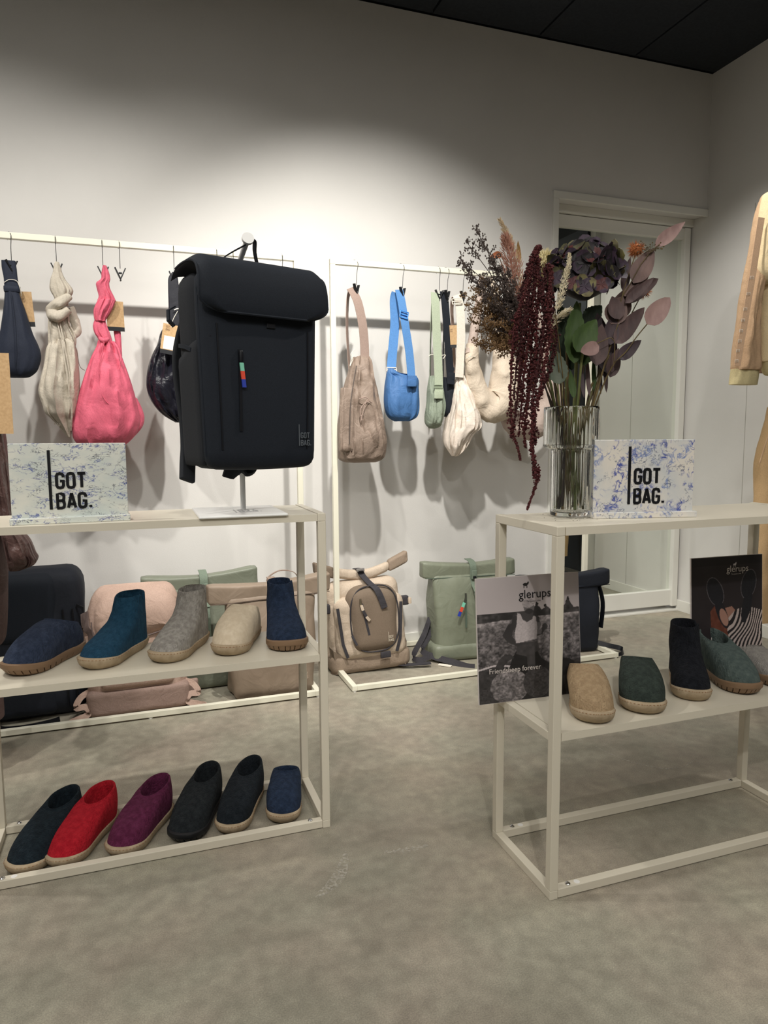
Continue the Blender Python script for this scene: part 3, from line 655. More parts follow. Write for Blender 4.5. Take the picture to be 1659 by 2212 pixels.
# blue
b = bag_root(866, 'bright blue crescent bag on a long webbing strap')
soft_loft('bag_body', [(797, 839, 849, .03), (806, 836, 862, .05), (815, 835, 900, .07), (840, 832, 903, .09), (870, 831, 904, .10), (890, 834, 903, .09), (902, 840, 898, .07), (910, 852, 884, .03)], RB, FBU, b, fold=.008, ff=5, seed=17, power=2.8, vert=.4)
strap('wide_strap', [(856, 632, RB), (852, 650, RB+.01), (853, 700, RB+.02), (848, 760, RB+.02), (845, 800, RB+.01)], RB, .044, FBS, b, side=(1, -.1, 0))
strap('wide_strap', [(862, 626, RB-.01), (868, 655, RB-.02), (875, 700, RB-.03), (884, 760, RB-.035), (889, 815, RB-.045)], RB, .042, FBS, b, side=(1, .15, 0))
def buckle(parent, px, py, Y, wd, ht, m, rz=0, name='slider_buckle', roll=0):
    c = inv(parent) @ ony(px, py, Y); mb = MB()
    R = Matrix.Rotation(rz, 3, 'Z') @ Matrix.Rotation(roll, 3, 'Y')
    P = [(-wd/2, 0, -ht/2), (wd/2, 0, -ht/2), (wd/2, 0, ht/2), (-wd/2, 0, ht/2), (-wd/2, 0, -ht/2)]
    for a, q in zip(P, P[1:]): mb.tube([c+R @ Vector(a), c+R @ Vector(q)], .0024, 6)
    mb.tube([c+R @ Vector((-wd/2, .002, 0)), c+R @ Vector((wd/2, .002, 0))], .0024, 6)
    return mb.build(name, m, parent)
M_BUB = mat('buckle_blue', (70, 140, 216), .4); M_BUW = mat('buckle_white', (226, 220, 208), .4); M_BUS = mat('buckle_sage', (150, 162, 140), .4)
buckle(b, 873, 680, RB-.034, .040, .030, M_BUB, .1, roll=.2)
buckle(b, 846, 798, RB+.004, .048, .016, M_BUW, 0)
def tab(parent, px, py, Y, wd, ht, m, rz=0, name='strap_tab', th=.012, roll=0):
    c = inv(parent) @ ony(px, py, Y); mb = MB().sbox(wd, th, ht, .003, 4, c=(0, 0, -ht/2)); R = Matrix.Rotation(rz, 3, 'Z') @ Matrix.Rotation(roll, 3, 'Y')
    mb.v = [tuple(R @ Vector(v)+c) for v in mb.v]; return mb.build(name, m, parent)
tab(b, 890, 822, RB-.055, .046, .046, FBU); tab(b, 889, 828, RB-.064, .044, .030, FBU)
# sage
b = bag_root(942, 'sage green flat bag on a webbing strap seen edge on')
soft_loft('bag_body', [(812, 928, 948, .03), (840, 925, 955, .07), (870, 924, 957, .09), (895, 921, 956, .09), (912, 921, 953, .08), (921, 924, 950, .05), (926, 930, 938, .02)], RB, FSG, b, fold=.010, ff=8, seed=19, power=2.6)
strap('wide_strap', [(940, 632, RB-.01), (941, 665, RB-.02), (944, 740, RB-.03), (947, 800, RB-.04), (948, 845, RB-.05)], RB, .044, FSS, b, side=(1, .1, 0))
strap('wide_strap', [(936, 636, RB+.01), (933, 660, RB+.03), (930, 740, RB+.05), (929, 820, RB+.05)], RB, .040, FSG, b, side=(.6, 1, 0))
buckle(b, 946, 835, RB-.052, .046, .014, M_BUS, .1); tab(b, 947, 853, RB-.055, .044, .036, FSS)
cord('tie', [(926, 770), (932, 766), (950, 768), (962, 767), (957, 775)], RB-.03, .002, M_CORD, b)
# slim black
b = bag_root(963, 'slim black bag on a webbing strap behind the sage one')
soft_loft('bag_body', [(815, 958, 978, .03), (845, 956, 981, .06), (875, 955, 981, .07), (892, 956, 978, .06), (900, 960, 972, .03)], RB+.02, FBW, b, fold=.008, ff=8, seed=21)
strap('wide_strap', [(958, 630, RB), (962, 660, RB-.01), (967, 730, RB-.015), (972, 800, RB-.02), (974, 830, RB-.03)], RB+.02, .042, FBW, b, side=(1, .2, 0))
strap('wide_strap', [(955, 632, RB+.02), (960, 660, RB+.04), (958, 740, RB+.05), (957, 850, RB+.06)], RB+.02, .034, FBW, b, side=(.6, 1, 0))
buckle(b, 973, 797, RB-.01, .040, .014, mat('buckle_black', (60, 62, 68), .3), .1); tab(b, 974, 813, RB-.02, .040, .034, FBW)
# off-white
b = bag_root(995, 'off-white slouchy bag on a wide webbing strap with a kraft tag')
soft_loft('bag_body', [(812, 984, 1002, .03), (830, 981, 1008, .06), (855, 976, 1018, .10), (885, 969, 1028, .13), (905, 966, 1032, .14), (925, 963, 1032, .14), (940, 961, 1018, .12), (960, 963, 1008, .10), (975, 970, 1000, .06), (985, 976, 990, .02)], RB, FOW, b, fold=.018, ff=6, seed=23, vert=.6)
strap('wide_strap', [(986, 637, RB-.02), (993, 660, RB-.025), (996, 720, RB-.03), (994, 770, RB-.03), (992, 815, RB-.035)], RB, .044, FOS, b, side=(1, .05, 0))
strap('wide_strap', [(980, 640, RB+.01), (976, 670, RB+.04), (980, 740, RB+.05), (982, 830, RB+.05)], RB, .040, FTS, b, side=(.7, .7, 0))
buckle(b, 987, 650, RB-.035, .050, .024, M_BUW, 0, roll=-.2); cord('zip', [(986, 830, RB-.05), (984, 870, RB-.065), (972, 920, RB-.06), (972, 970, RB-.03)], RB, .0018, FOS, b)
swing_tag(b, (979, 727), .045, .105, RB-.02, -.5, 0)
# puffy beige
b = bag_root(1060, 'puffy beige quilted bag curving below the dark twigs')
fat('bag_body', [(1020, 745), (1020, 790), (1036, 850), (1062, 880), (1085, 862), (1092, 810), (1085, 760), (1080, 720)], RB-.03, [.030, .036, .050, .075, .086, .074, .046, .036], FPB, b, fold=.010, seed=24)
fat('puffy_strap', [(1040, 590, RB), (1037, 640, RB), (1028, 690, RB-.01), (1022, 730, RB-.02), (1018, 765, RB-.03)], RB, [.010, .018, .022, .022, .030], FPM, b, fold=.005, seed=25)
fat('puffy_strap', [(1062, 600, RB), (1074, 650, RB-.01), (1078, 700, RB-.02), (1083, 740, RB-.03)], RB, [.010, .018, .020, .032], FPB, b, fold=.005, seed=26)
cord('tie', [(1006, 775, RB-.06), (1016, 770, RB-.075), (1027, 772, RB-.06)], RB, .002, M_CORD, b)
b = bag_root(1150, 'puffy mauve-beige quilted bag hanging behind the flowers and vase')
fat('bag_body', [(1085, 800), (1086, 870), (1115, 915), (1155, 915), (1185, 880), (1190, 820), (1180, 760)], RB+.03, [.03, .042, .062, .075, .066, .050, .030], FPM, b, fold=.012, seed=27)
fat('puffy_strap', [(1110, 640), (1098, 700), (1088, 760), (1085, 815)], RB+.03, [.014, .02, .022, .03], FPM, b, fold=.005, seed=28)
fat('puffy_strap', [(1120, 640), (1160, 680), (1182, 740), (1182, 775)], RB+.03, [.014, .02, .022, .03], FPM, b, fold=.005, seed=29)

# ================================================================ big backpack on its white stand
M_BP = mat('softshell_black', (20, 25, 33), .75, (24, 30, 39), 400, .12, 500, sheen=.25, spec=.25)
M_BP2 = mat('softshell_side', (34, 36, 40), .85, (38, 40, 44), 400, .12, 500, sheen=.2, spec=.2)
M_ZIP = mat('zip_black', (14, 16, 22), .4)
M_MINT = mat('tag_mint', (124, 196, 170), .6); M_OR = mat('tag_orange', (214, 74, 52), .6); M_CB = mat('tag_cobalt', (40, 60, 160), .6)
st = thing('bag_stand', 'white metal bag stand on a flat base, holding the big black backpack', 'stand', (.255, 1.955, .898))
def pfn(p): return p
MB().box((-.115, -.125, 0), (.115, .13, .007)).build('base_plate', M_WHITE, st, smooth=False, bevel=.003)
MB().tube([(.02, .04, .006), (.02, .04, .675)], .0075, 16).build('pole', M_WHITE, st)
MB().tube([(.02, .04, .665), (.03, -.10, .71)], .0075, 16).build('arm', M_WHITE, st)
MB().tube([(.03, -.097, .709), (.0305, -.105, .7115)], .0155, 20).build('end_knob', M_WHITE, st)
mb = MB(); letters(mb, 'GOT', 0, .045, .014, .0035, .0006); letters(mb, 'BAG.', 0, .01, .014, .0035, .0006)
mb.box((-.012, -.0003, .0), (-.009, .0003, .075)); mb.v = [(.0+x, -.055+z, .0074-y) for x, y, z in mb.v]; mb.build('lettering', mat('etched_grey', (196, 196, 196), .5), st, smooth=False)
bpk = thing('backpack', 'big black flap backpack hanging over the table, tricolour zip tab', 'backpack', (.285, 1.90, 1.022), .30)
Wb, Db, Hb = .335, .165, .500
def taper(p):
    k = .93+.07*min(1, max(0, p.z/.40)); return (p.x*k, p.y-.010*math.cos(p.x/Wb*PI)*(1 if p.y < 0 else 0)*math.sin(min(1, max(0, p.z/Hb))*PI), p.z+(.02*(p.x/Wb)**2 if p.z < .1 else 0))
MB().sbox(Wb, Db-.03, Hb, .045, 12, c=(0, .015, 0), f=taper).build('main_body', M_BP2, bpk, angle=80)
MB().sbox(Wb-.004, .06, Hb-.01, .0299, 14, c=(0, -.062, 0), f=taper).build('front_panel', M_BP, bpk, angle=80)
def edge_loop(hw, z0, z1, r, y, n=6):
    P = []
    for cx_, cz_, a0 in ((hw-r, z0+r, -PI/2), (hw-r, z1-r, 0), (-hw+r, z1-r, PI/2), (-hw+r, z0+r, PI)):
        for k in range(n+1): a = a0+PI/2*k/n; P.append(Vector((cx_+r*math.cos(a), y, cz_+r*math.sin(a))))
    P.append(P[0]); return P
MB().tube([Vector(taper(p)) for p in edge_loop(Wb/2-.004, .004, Hb-.02, .04, -.070)], .003, 6).build('piping', M_BP, bpk)
for s in (-1, 1): MB().ribbon([Vector(taper(Vector((s*.128, -.0935, z)))) for z in (.05, .15, .25, .36)], .004, .002).build('panel_seam', M_ZIP, bpk)
# flap: follows the top and folds over the front
def flap(mb):
    rows = []
    prof = [(.085, .500), (.060, .517), (.02, .524), (-.03, .524), (-.075, .516), (-.104, .498), (-.117, .468), (-.121, .435), (-.120, .405), (-.116, .385)]
    prof = catmull([(0, y, z) for y, z in prof], 4); N = len(prof); NX = 28
    for side in (0, 1):
        for i, p in enumerate(prof):
            v = i/(N-1); row = []
            hw = .178 - .006*(1-v)
            if v > .82: hw = .178-.055*((v-.82)/.18)**2.2
            for k in range(NX+1):
                u = k/NX*2-1
                t = prof[min(i+1, N-1)]-prof[max(i-1, 0)]; nr = Vector((0, t.z, -t.y)).normalized()*(-1)
                if nr.y > 0 and v > .5: nr = -nr
                nr = Vector((0, t.z, -t.y)).normalized()
                th = .007*(1-side)
                e = max(0, abs(u)-.86)/.14
                q = Vector((u*hw, p.y, p.z)) + nr*(th*(1-e**2)-.006*e) + Vector((0, 0, -.012*e*(1-min(1, v*1.4))))
                row.append(q)
            rows.append(row)
    n1 = N
    A_ = rows[:n1]; B_ = rows[n1:]
    rings = [a+b[::-1] for a, b in zip(A_, B_)]
    mb.rings(rings)
    return A_
mb = MB(); FA = flap(mb); fl = mb.build('flap', M_BP, bpk, angle=60)
edge = [r[0] for r in FA[6:]] + FA[-1] + [r[-1] for r in FA[6:]][::-1]
MB().tube(edge, .0032, 6).build('flap_piping', M_BP, fl)
# side pocket on the visible side and the far side
for s in (-1, 1):
    MB().sbox(.022, .125, .29, .010, 8, c=(s*(Wb/2-.006), .004, .0), f=lambda p: (p[0]*(.93+.07*min(1, p[2]/.4)), p[1], p[2]+(.02*math.cos((p[1]+.06)*20) if p[2] > .25 else 0)+.012)).build('side_pocket', M_BP2, bpk, angle=70)
MB().ribbon([(-.168, -.03, .300), (-.171, .0, .310), (-.168, .05, .318)], .010, .003, side=(0, 0, 1)).build('pocket_hem', M_BP, bpk)
MB().tube([(-.158, -.055, .305), (-.150, -.080, .318), (-.140, -.090, .33)], .004, 6).build('cinch_cord', M_ZIP, bpk)
MB().ribbon([(-.072, -.1015, .30), (-.072, -.103, .20), (-.072, -.101, .10)], .007, .002).build('front_zip', M_ZIP, bpk)
pl = MB().sbox(.010, .006, .030, .003, 4, c=(-.070, -.107, .268)).build('zip_pull', M_ZIP, bpk)
for z, mm in ((.247, M_MINT), (.227, M_OR), (.207, M_CB)):
    mb = MB().box((-.005, -.002, 0), (.005, .002, .020)); mb.v = [(x-.070+(.268-z-v_)*.10, y-.108, z+v_) for x, y, v_ in mb.v]; mb.build('tab_stripe', mm, pl, smooth=False)
MB().box((.004, -.104, .358), (.028, -.102, .370)).build('flap_catch', M_ZIP, bpk, smooth=False, bevel=.001)
gotbag(bpk, .100, .062, .0072, mat('reflective_print', (92, 98, 104), .5), -.0985, sw=.0018)
MB().ribbon(catmull([(-.085, .03, .518), (-.050, -.0, .550), (-.012, -.03, .575), (-.003, -.040, .584), (.006, -.042, .583), (.022, -.01, .565), (.045, .02, .538), (.062, .03, .518)], 6), .014, .003, side=(.15, 1, 0)).build('grab_handle', M_BP, bpk)
MB().ribbon(catmull([(-.11, .09, .44), (-.135, .135, .30), (-.125, .13, .14), (-.13, .11, .06), (-.145, .08, .01), (-.155, .06, -.03)], 6), .045, .014, side=(1, .4, 0)).build('shoulder_strap', M_BP2, bpk, bevel=.004)
MB().ribbon(catmull([(.09, .09, .44), (.10, .14, .30), (.09, .15, .12), (.06, .12, .02), (.02, .10, -.01), (-.03, .10, .0)], 6), .05, .012, side=(1, -.1, 0)).build('shoulder_strap', M_BP2, bpk, bevel=.004)
MB().ribbon([(-.165, .075, .42), (-.182, .08, .41), (-.182, .08, .385), (-.168, .078, .37)], .02, .004, side=(0, 1, 0)).build('side_loop', M_BP, bpk)

# ================================================================ sign stands
def marble(name, base, c1, sc_, seed, st_=(1, 1, 1)):
    m = bpy.data.materials.new(name); m.use_nodes = True; nt = m.node_tree; b = nt.nodes['Principled BSDF']; N = nt.nodes.new; L = nt.links.new
    b.inputs['Roughness'].default_value = .22
    tc = N('ShaderNodeTexCoord'); mp = N('ShaderNodeMapping'); mp.inputs['Location'].default_value = (seed, seed*2, 0); mp.inputs['Scale'].default_value = st_; L(tc.outputs['Object'], mp.inputs[0])
    prev = None
    bn = N('ShaderNodeTexNoise'); bn.inputs['Scale'].default_value = 14; bn.inputs['Detail'].default_value = 4; L(mp.outputs[0], bn.inputs['Vector'])
    br = N('ShaderNodeValToRGB'); br.color_ramp.elements[0].position = .35; br.color_ramp.elements[0].color = (*lin(base[0]), 1); br.color_ramp.elements[1].position = .65; br.color_ramp.elements[1].color = (*lin(base[1]), 1)
    L(bn.outputs['Fac'], br.inputs[0]); prev = br.outputs[0]
    for i, (c, s_, wdt) in enumerate(c1):
        n = N('ShaderNodeTexNoise'); n.inputs['Scale'].default_value = s_; n.inputs['Detail'].default_value = 3.5; n.inputs['Distortion'].default_value = .9; n.inputs['Roughness'].default_value = .6
        mp2 = N('ShaderNodeMapping'); mp2.inputs['Location'].default_value = (i*3.7, i*1.9, i*5.1); L(mp.outputs[0], mp2.inputs[0]); L(mp2.outputs[0], n.inputs['Vector'])
        r = N('ShaderNodeValToRGB'); e = r.color_ramp.elements; e[0].position = .5-wdt; e[0].color = (0, 0, 0, 1); e[1].position = .5+wdt; e[1].color = (0, 0, 0, 1); k = e.new(.5); k.color = (1, 1, 1, 1)
        L(n.outputs['Fac'], r.inputs[0])
        g = N('ShaderNodeTexNoise'); g.inputs['Scale'].default_value = s_*.7; g.inputs['Detail'].default_value = 2; L(mp2.outputs[0], g.inputs['Vector'])
        gr = N('ShaderNodeValToRGB'); gr.color_ramp.elements[0].position = .50; gr.color_ramp.elements[1].position = .60; L(g.outputs['Fac'], gr.inputs[0])
        mu = N('ShaderNodeMath'); mu.operation = 'MULTIPLY'; L(r.outputs[0], mu.inputs[0]); L(gr.outputs[0], mu.inputs[1])
        mx = N('ShaderNodeMix'); mx.data_type = 'RGBA'; L(mu.outputs[0], mx.inputs[0]); L(prev, mx.inputs[6]); mx.inputs[7].default_value = (*lin(c), 1); prev = mx.outputs[2]
    L(prev, b.inputs['Base Color']); return m
MS1 = marble('recycled_plate_streaked', ((230, 230, 220), (210, 217, 212)), (((60, 66, 86), 46, .028), ((58, 78, 158), 32, .035), ((110, 112, 160), 20, .02)), 1, 1.3, (1, 1, 1.9))
MS2 = marble('recycled_plate_swirled', ((224, 218, 208), (204, 206, 206)), (((66, 78, 110), 52, .03), ((50, 70, 158), 38, .06), ((120, 138, 186), 30, .04)), 1, 7.7)
def sign(label, loc, rz, m, W=.265, H=.182, tx=0):
    t = thing('sign_plate', label, 'sign', loc, rz, 'recycled plastic brand signs')
    MB().box((-W/2-.004, -.022, 0), (W/2+.004, .022, .016)).build('sign_base', m, t, smooth=False, bevel=.002)
    pm = MB().box((-W/2, -.006, .014), (W/2, .010, .014+H)).build('plate', m, t, smooth=False, bevel=.0015)
    M_ = mat('routed_black', (14, 15, 20), .4)
    gotbag(t, tx-.006, .037, .0185, M_, -.0068, sw=.0068, th=.0016)
    return t
sign('streaked mint and blue brand sign on the table with the backpack', (-.162, 1.895, .898), .055, MS1, tx=-.024)
sign('white and cobalt swirled brand sign beside the glass vase', (1.200, 1.452, .898), -.24, MS2, W=.262, H=.182, tx=-.018)
# ================================================================ packs standing on the floor behind the racks
def soft(m_, *a, **k): return MB().sbox(*a, **k)
def buck(parent, c, m, wd=.030, ht=.045):
    t = MB().sbox(wd, .010, ht, .004, 4, c=(c[0], c[1], c[2]-ht/2)).build('buckle', m, parent)
    MB().box((c[0]-wd*.28, c[1]-.007, c[2]-ht*.38), (c[0]+wd*.28, c[1]-.0045, c[2]-ht*.12)).build('buckle_slot', M_BLACKP if m is not M_BLACKP else M_ZIP, t, smooth=False)
    return t
def wr(p, a=.006, s=1., seed=0):
    q = Vector(p); return q + Vector((noise.noise(q*9*s+Vector((seed, 0, 0))), noise.noise(q*8*s+Vector((0, seed, 3))), .4*noise.noise(q*10*s)))*a
def rolltop(label, loc, rz, wd, dp, ht, m, mside, msk, roll_w, tilt=0, roll_tilt=0, seed=0, zippull=None, strapm=None, frontstrap=True, group=None):
    t = thing('rolltop_backpack', label, 'backpack', loc, rot=(tilt, 0, rz), group=group)
    def f(p):
        u = min(1, max(0, p.z/ht)); x = p.x*(.93+.07*u); y = p.y*(1-.45*max(0, u-.55)/.45)
        return wr((x, y, p.z), .013, 1., seed)
    MB().sbox(wd, dp, ht, .03, 14, f=f, bulge=.012).build('main_body', m, t, angle=80)
    def g(p):
        k = p.x/(roll_w/2); return wr((p.x, p.y, p.z+roll_tilt*p.x - .012*(1-k*k) + .01*abs(k)), .006, 1.2, seed+2)
    MB().sbox(roll_w, .066, .085, .013, 12, c=(0, -.012, ht-.035), f=g).build('rolled_top', m, t, angle=80)
    MB().ribbon([wr((-roll_w/2+.01+k*(roll_w-.02)/12, -.053, ht-.022+roll_tilt*(-roll_w/2+k*roll_w/12)), .004, 1, seed) for k in range(13)], .003, .004, side=(0, 0, 1)).build('roll_seam', mside, t)
    if frontstrap:
        y = -dp/2-.004
        MB().ribbon(catmull([(0.01, .02, ht+.056), (.01, -.03, ht+.052), (.01, -.056, ht+.03), (.01, -.060, ht-.01), (.012, -.062, ht-.05), (.014, y-.012, ht-.09)], 4), .034, .003).build('closing_strap', msk, t)
        buck(t, (.012, -.066, ht-.012), msk)
        MB().ribbon(catmull([(.012, -.062, ht-.06), (.014, y-.012, ht-.11), (.016, y-.014, ht-.22)], 4), .030, .003).build('hanging_strap', msk, t)
    return t
# black flap pack at the wall end
M_BKP = cloth('pack_black', (24, 28, 36), .75, .15, 60, .2)
t = thing('flap_backpack', 'black flap backpack on the floor under the brown coat sleeve', 'backpack', (-.46, 3.06, 0), .05)
MB().sbox(.46, .20, .60, .07, 14, f=lambda p: wr(p, .008, 1, 3)).build('main_body', M_BKP, t, angle=80)
MB().sbox(.36, .03, .29, .05, 12, c=(-.04, -.095, .30), f=lambda p: wr((p[0], p[1], p[2]), .005, 1, 4)).build('flap', M_BP, t, angle=80)
MB().sbox(.34, .03, .26, .03, 10, c=(-.05, -.092, .02)).build('front_pocket', M_BKP, t, angle=80)
for x in (.155, .19): MB().tube([(x, -.105, .05), (x, -.108, .30), (x-.005, -.10, .44)], .004, 6).build('seam_piping', M_ZIP, t)
MB().ribbon([(.20, -.09, .45), (.222, -.10, .44), (.226, -.10, .41), (.222, -.10, .39)], .012, .003, side=(0, 0, 1)).build('compression_strap', M_ZIP, t)
pl = MB().box((-.205, -.12, .24), (-.195, -.115, .27)).build('zip_pull', M_ZIP, t, smooth=False)
for k, mm in enumerate((M_MINT, M_OR, M_CB)): MB().box((-.207, -.121, .218-k*.022), (-.193, -.116, .24-k*.022)).build('tab_stripe', mm, pl, smooth=False)
MB().ribbon(catmull([(-.1, -.10, .02), (-.08, -.16, .01), (.0, -.17, .006), (.09, -.15, .006), (.12, -.13, .006)], 5), .028, .004, side=(0, .2, 1)).build('loose_strap', M_ZIP, t)
# pink flap pack
M_PK = cloth('pack_blush', (178, 152, 138), .7, .3, 14); M_PK2 = cloth('pack_blush_base', (146, 124, 114), .7, .2, 20); M_PKD = cloth('pack_seam', (104, 90, 86), .7)
t = thing('flap_backpack', 'blush pink flap backpack with a curved flap standing on the floor', 'backpack', (-.038, 3.01, 0), .02)
def fp(p): return wr((p[0]*(1-.10*max(0, (p[2]-.36)/.1)), p[1]*(1-.25*min(1, p[2]/.5)), p[2]), .010, 1, 6)
MB().sbox(.38, .16, .515, .055, 14, f=fp, bulge=.01).build('main_body', M_PK, t, angle=80)
MB().sbox(.396, .190, .105, .022, 12, c=(0, 0, 0), f=lambda p: wr(p, .005, 1, 7)).build('base_panel', M_PK2, t, angle=80)
MB().sbox(.28, .03, .125, .02, 8, c=(0, -.084, .110)).build('front_pocket', M_PK, t, angle=80)
def flapf(p):
    k = p[0]/.165; return wr((p[0], p[1]+.03*max(0, (p[2]-.42)/.07)**2, p[2]+.030*(k*k) if p[2] < .36 else p[2]-.045*k**4), .009, 1, 8)
fl = MB().sbox(.335, .030,   .212, .06, 14, c=(0.005, -.090, .315), f=flapf).build('flap', M_PK, t, angle=80)
MB().tube(catmull([flapf((x, -.108, z)) for x, z in ((-.163, .44), (-.160, .375), (-.115, .325), (0, .315), (.115, .325), (.166, .375), (.171, .44))], 5), .003, 6).build('flap_piping', M_PKD, fl)
MB().ribbon(catmull([(-.19, -.04, .42), (-.185, -.075, .37), (-.165, -.09, .33), (-.17, -.085, .20)], 5), .035, .004, side=(1, -1, 0)).build('side_gusset', M_PKD, t)
MB().sbox(.030, .02, .13, .005, 5, c=(-.178, -.065, .20)).build('side_pocket', M_PK, t)
for s in (-1, 1):
    MB().ribbon(catmull([(s*.165, -.03, .10), (s*.215, -.06, .085), (s*.235, -.08, .05), (s*.20, -.085, .05), (s*.19, -.09, .022), (s*.235, -.10, .008), (s*.255, -.12, .008), (s*.265, -.15, .004)], 6), .024, .003, side=(0, .4, 1)).build('loose_strap', M_PK, t)
MB().sbox(.055, .02, .075, .009, 6, c=(.215, .0, .012)).build('shoulder_pad', M_PK2, t)
# sage rolltop behind
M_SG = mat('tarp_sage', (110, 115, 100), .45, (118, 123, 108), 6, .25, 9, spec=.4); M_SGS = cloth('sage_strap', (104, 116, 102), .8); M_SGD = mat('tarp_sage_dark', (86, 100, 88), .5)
PG = 'rolltop backpacks standing on the floor'
rolltop('sage green rolltop backpack squeezed behind the pink and taupe ones', (.238, 3.17, 0), .02, .38, .15, .465, M_SG, M_SGD, M_SGS, .50, 0, .03, 31, group=PG)
# taupe rolltop
M_TP = mat('tarp_taupe', (134, 118, 102), .5, (142, 126, 110), 6, .25, 9, spec=.35); M_TPS = cloth('taupe_strap', (134, 116, 104), .8); M_TPD = mat('tarp_taupe_dark', (104, 90, 80), .6)
t = rolltop('taupe rolltop backpack beside the rack upright with a webbing handle', (.510, 2.975, 0), .03, .38, .16, .45, M_TP, M_TPD, M_TPS, .53, 0, .035, 33, group=PG)
MB().ribbon(catmull([(.00, .05, .47), (.01, .05, .50), (.06, .05, .525), (.12, .05, .515), (.145, .05, .48), (.15, .05, .45)], 5), .014, .003, side=(0, 1, 0)).build('grab_handle', M_TPS, t)
MB().sbox(.05, .02, .028, .008, 5, c=(.015, .01, .462)).build('white_hang_loop', M_CORD, t)
MB().ribbon(catmull([(-.20, -.04, .26), (-.205, -.06, .22), (-.19, -.07, .18)], 4), .02, .003, side=(0, .5, 1)).build('side_loop', M_TPD, t)
gotbag(t, .120, .075, .0055, mat('taupe_print', (170, 156, 140), .6), -.100, sw=.0014)
# beige / brown pack
M_OA = cloth('oat', (184, 168, 150), .75, .3, 14); M_BR = cloth('umber', (112, 98, 84), .8, .12, 40); M_BR2 = cloth('umber_light', (138, 122, 106), .75, .2, 20); M_DK = cloth('charcoal_web', (52, 50, 54), .8)
t = thing('rolltop_backpack', 'oat and brown rolltop backpack with an oval front pocket and dark strap', 'backpack', (1.008, 3.16, 0), rot=(-.06, -.035, -.02), group=PG)
MB().sbox(.37, .17, .43, .05, 14, f=lambda p: wr((p[0]*(1-.06*p[2]/.4), p[1]*(1-.3*p[2]/.43), p[2]), .012, 1, 41), bulge=.012).build('main_body', M_OA, t, angle=80)
MB().sbox(.390, .198, .10, .035, 12, c=(.005, -.005, -.002), f=lambda p: wr(p, .006, 1, 42)).build('base_panel', M_BR2, t, angle=80)
for s in (-1, 1):
    MB().add([(s*.17, -.098, .005), (s*.19, -.06, .0), (s*.19, -.05, .13), (s*.182, -.095, .12), (s*.12, -.104, .075)], [(0, 1, 2, 3), (0, 3, 4)]).build('corner_patch', M_BR, t, smooth=False)
MB().sbox(.345, .07, .30, .055, 14, c=(.01, -.085, .06), f=lambda p: wr((p[0], p[1], p[2]), .008, 1, 43)).build('front_compartment', M_OA, t, angle=80)
def oval(p):
    return (p[0]*(1+.08*math.cos((p[2]-.1)/.30*PI)*-.3), p[1]+.02*(p[0]/.12)**2*.4, p[2]+(-.018*(p[0]/.115)**2 if p[2] > .30 else 0))
po = MB().sbox(.256, .05, .325, .06, 16, c=(.020, -.120, .092), f=oval, bulge=.006).build('oval_pocket', M_BR, t, angle=80)
lp = [(.02+.118*math.copysign(abs(math.cos(a))**.7, math.cos(a)), -.128, .255+.157*math.copysign(abs(math.sin(a))**.75, math.sin(a))) for a in [2*PI*k/48 for k in range(49)]]
MB().tube(lp, .0035, 6).build('pocket_zip', M_DK, po)
MB().ribbon([(-.045, -.147, .335), (-.030, -.150, .25), (-.018, -.149, .185)], .011, .002).build('slot_zip', M_DK, po)
pl = MB().sbox(.010, .005, .035, .002, 4, c=(-.052, -.152, .325)).build('zip_pull', mat('zip_metal', (190, 180, 160), .3, metal=1), po)
pts = [(-.050, -.156, .330), (-.044, -.158, .305), (-.030, -.158, .275), (-.014, -.157, .255)]
for k in range(3): MB().ribbon([pts[k], pts[k+1]], .013, .004).build('tab_stripe', (M_OA, M_DK, M_OA)[k], po, smooth=False)
MB().ribbon([(-.098, -.140, .19), (-.090, -.150, .165), (-.080, -.152, .145)], .010, .006).build('lower_zip_pull', M_DK, po)
gotbag(po, .078, .145, .0058, mat('cream_print', (196, 186, 168), .6), -.1515, sw=.0014)
def rf(p): return wr((p[0], p[1], p[2]+(.062*max(0, (p[0]-.02)/.19)**1.4 if p[0] > .02 else .045*(abs(p[0])/.2)**1.5)), .006, 1, 44)
MB().sbox(.30, .05, .048, .020, 12, c=(-.01, -.01, .425), f=rf).build('rolled_top', M_OA, t, angle=80)
for x in (-.185, .185): MB().sbox(.10, .048, .056, .012, 8, c=(x, -.01, .42), f=rf).build('roll_end', M_BR if x < 0 else M_BR2, t, angle=80)
MB().ribbon(catmull([(-.02, .02, .478), (-.015, -.03, .478), (-.005, -.05, .45), (.01, -.11, .42), (.03, -.150, .395), (.048, -.156, .35), (.062, -.155, .305)], 5), .030, .004).build('closing_strap', M_DK, t)
buck(t, (-.015, -.05, .478), mat('buckle_grey', (120, 116, 112), .4), .04, .018)
for s in (-1, 1):
    MB().ribbon([(s*.155, -.122, .32), (s*.148, -.126, .24), (s*.140, -.126, .15), (s*.120, -.124, .085)], .014, .004, side=(1, 0, 0)).build('side_webbing', M_DK, t)
    MB().sbox(.035, .03, .045, .006, 5, c=(s*.195, -.06, .29)).build('side_buckle', M_DK, t)
    MB().sbox(.016, .03, .03, .004, 4, c=(s*.215, -.07, .295)).build('buckle_tongue', M_OA, t)
MB().ribbon(catmull([(.05, -.03, .02), (.16, -.09, .006), (.24, -.11, .004), (.29, -.12, .004)], 5), .030, .004, side=(0, 1, .1)).build('loose_strap', M_DK, t)
MB().sbox(.05, .012, .03, .004, 4, c=(.06, -.135, .065)).build('bottom_buckle', M_DK, t)
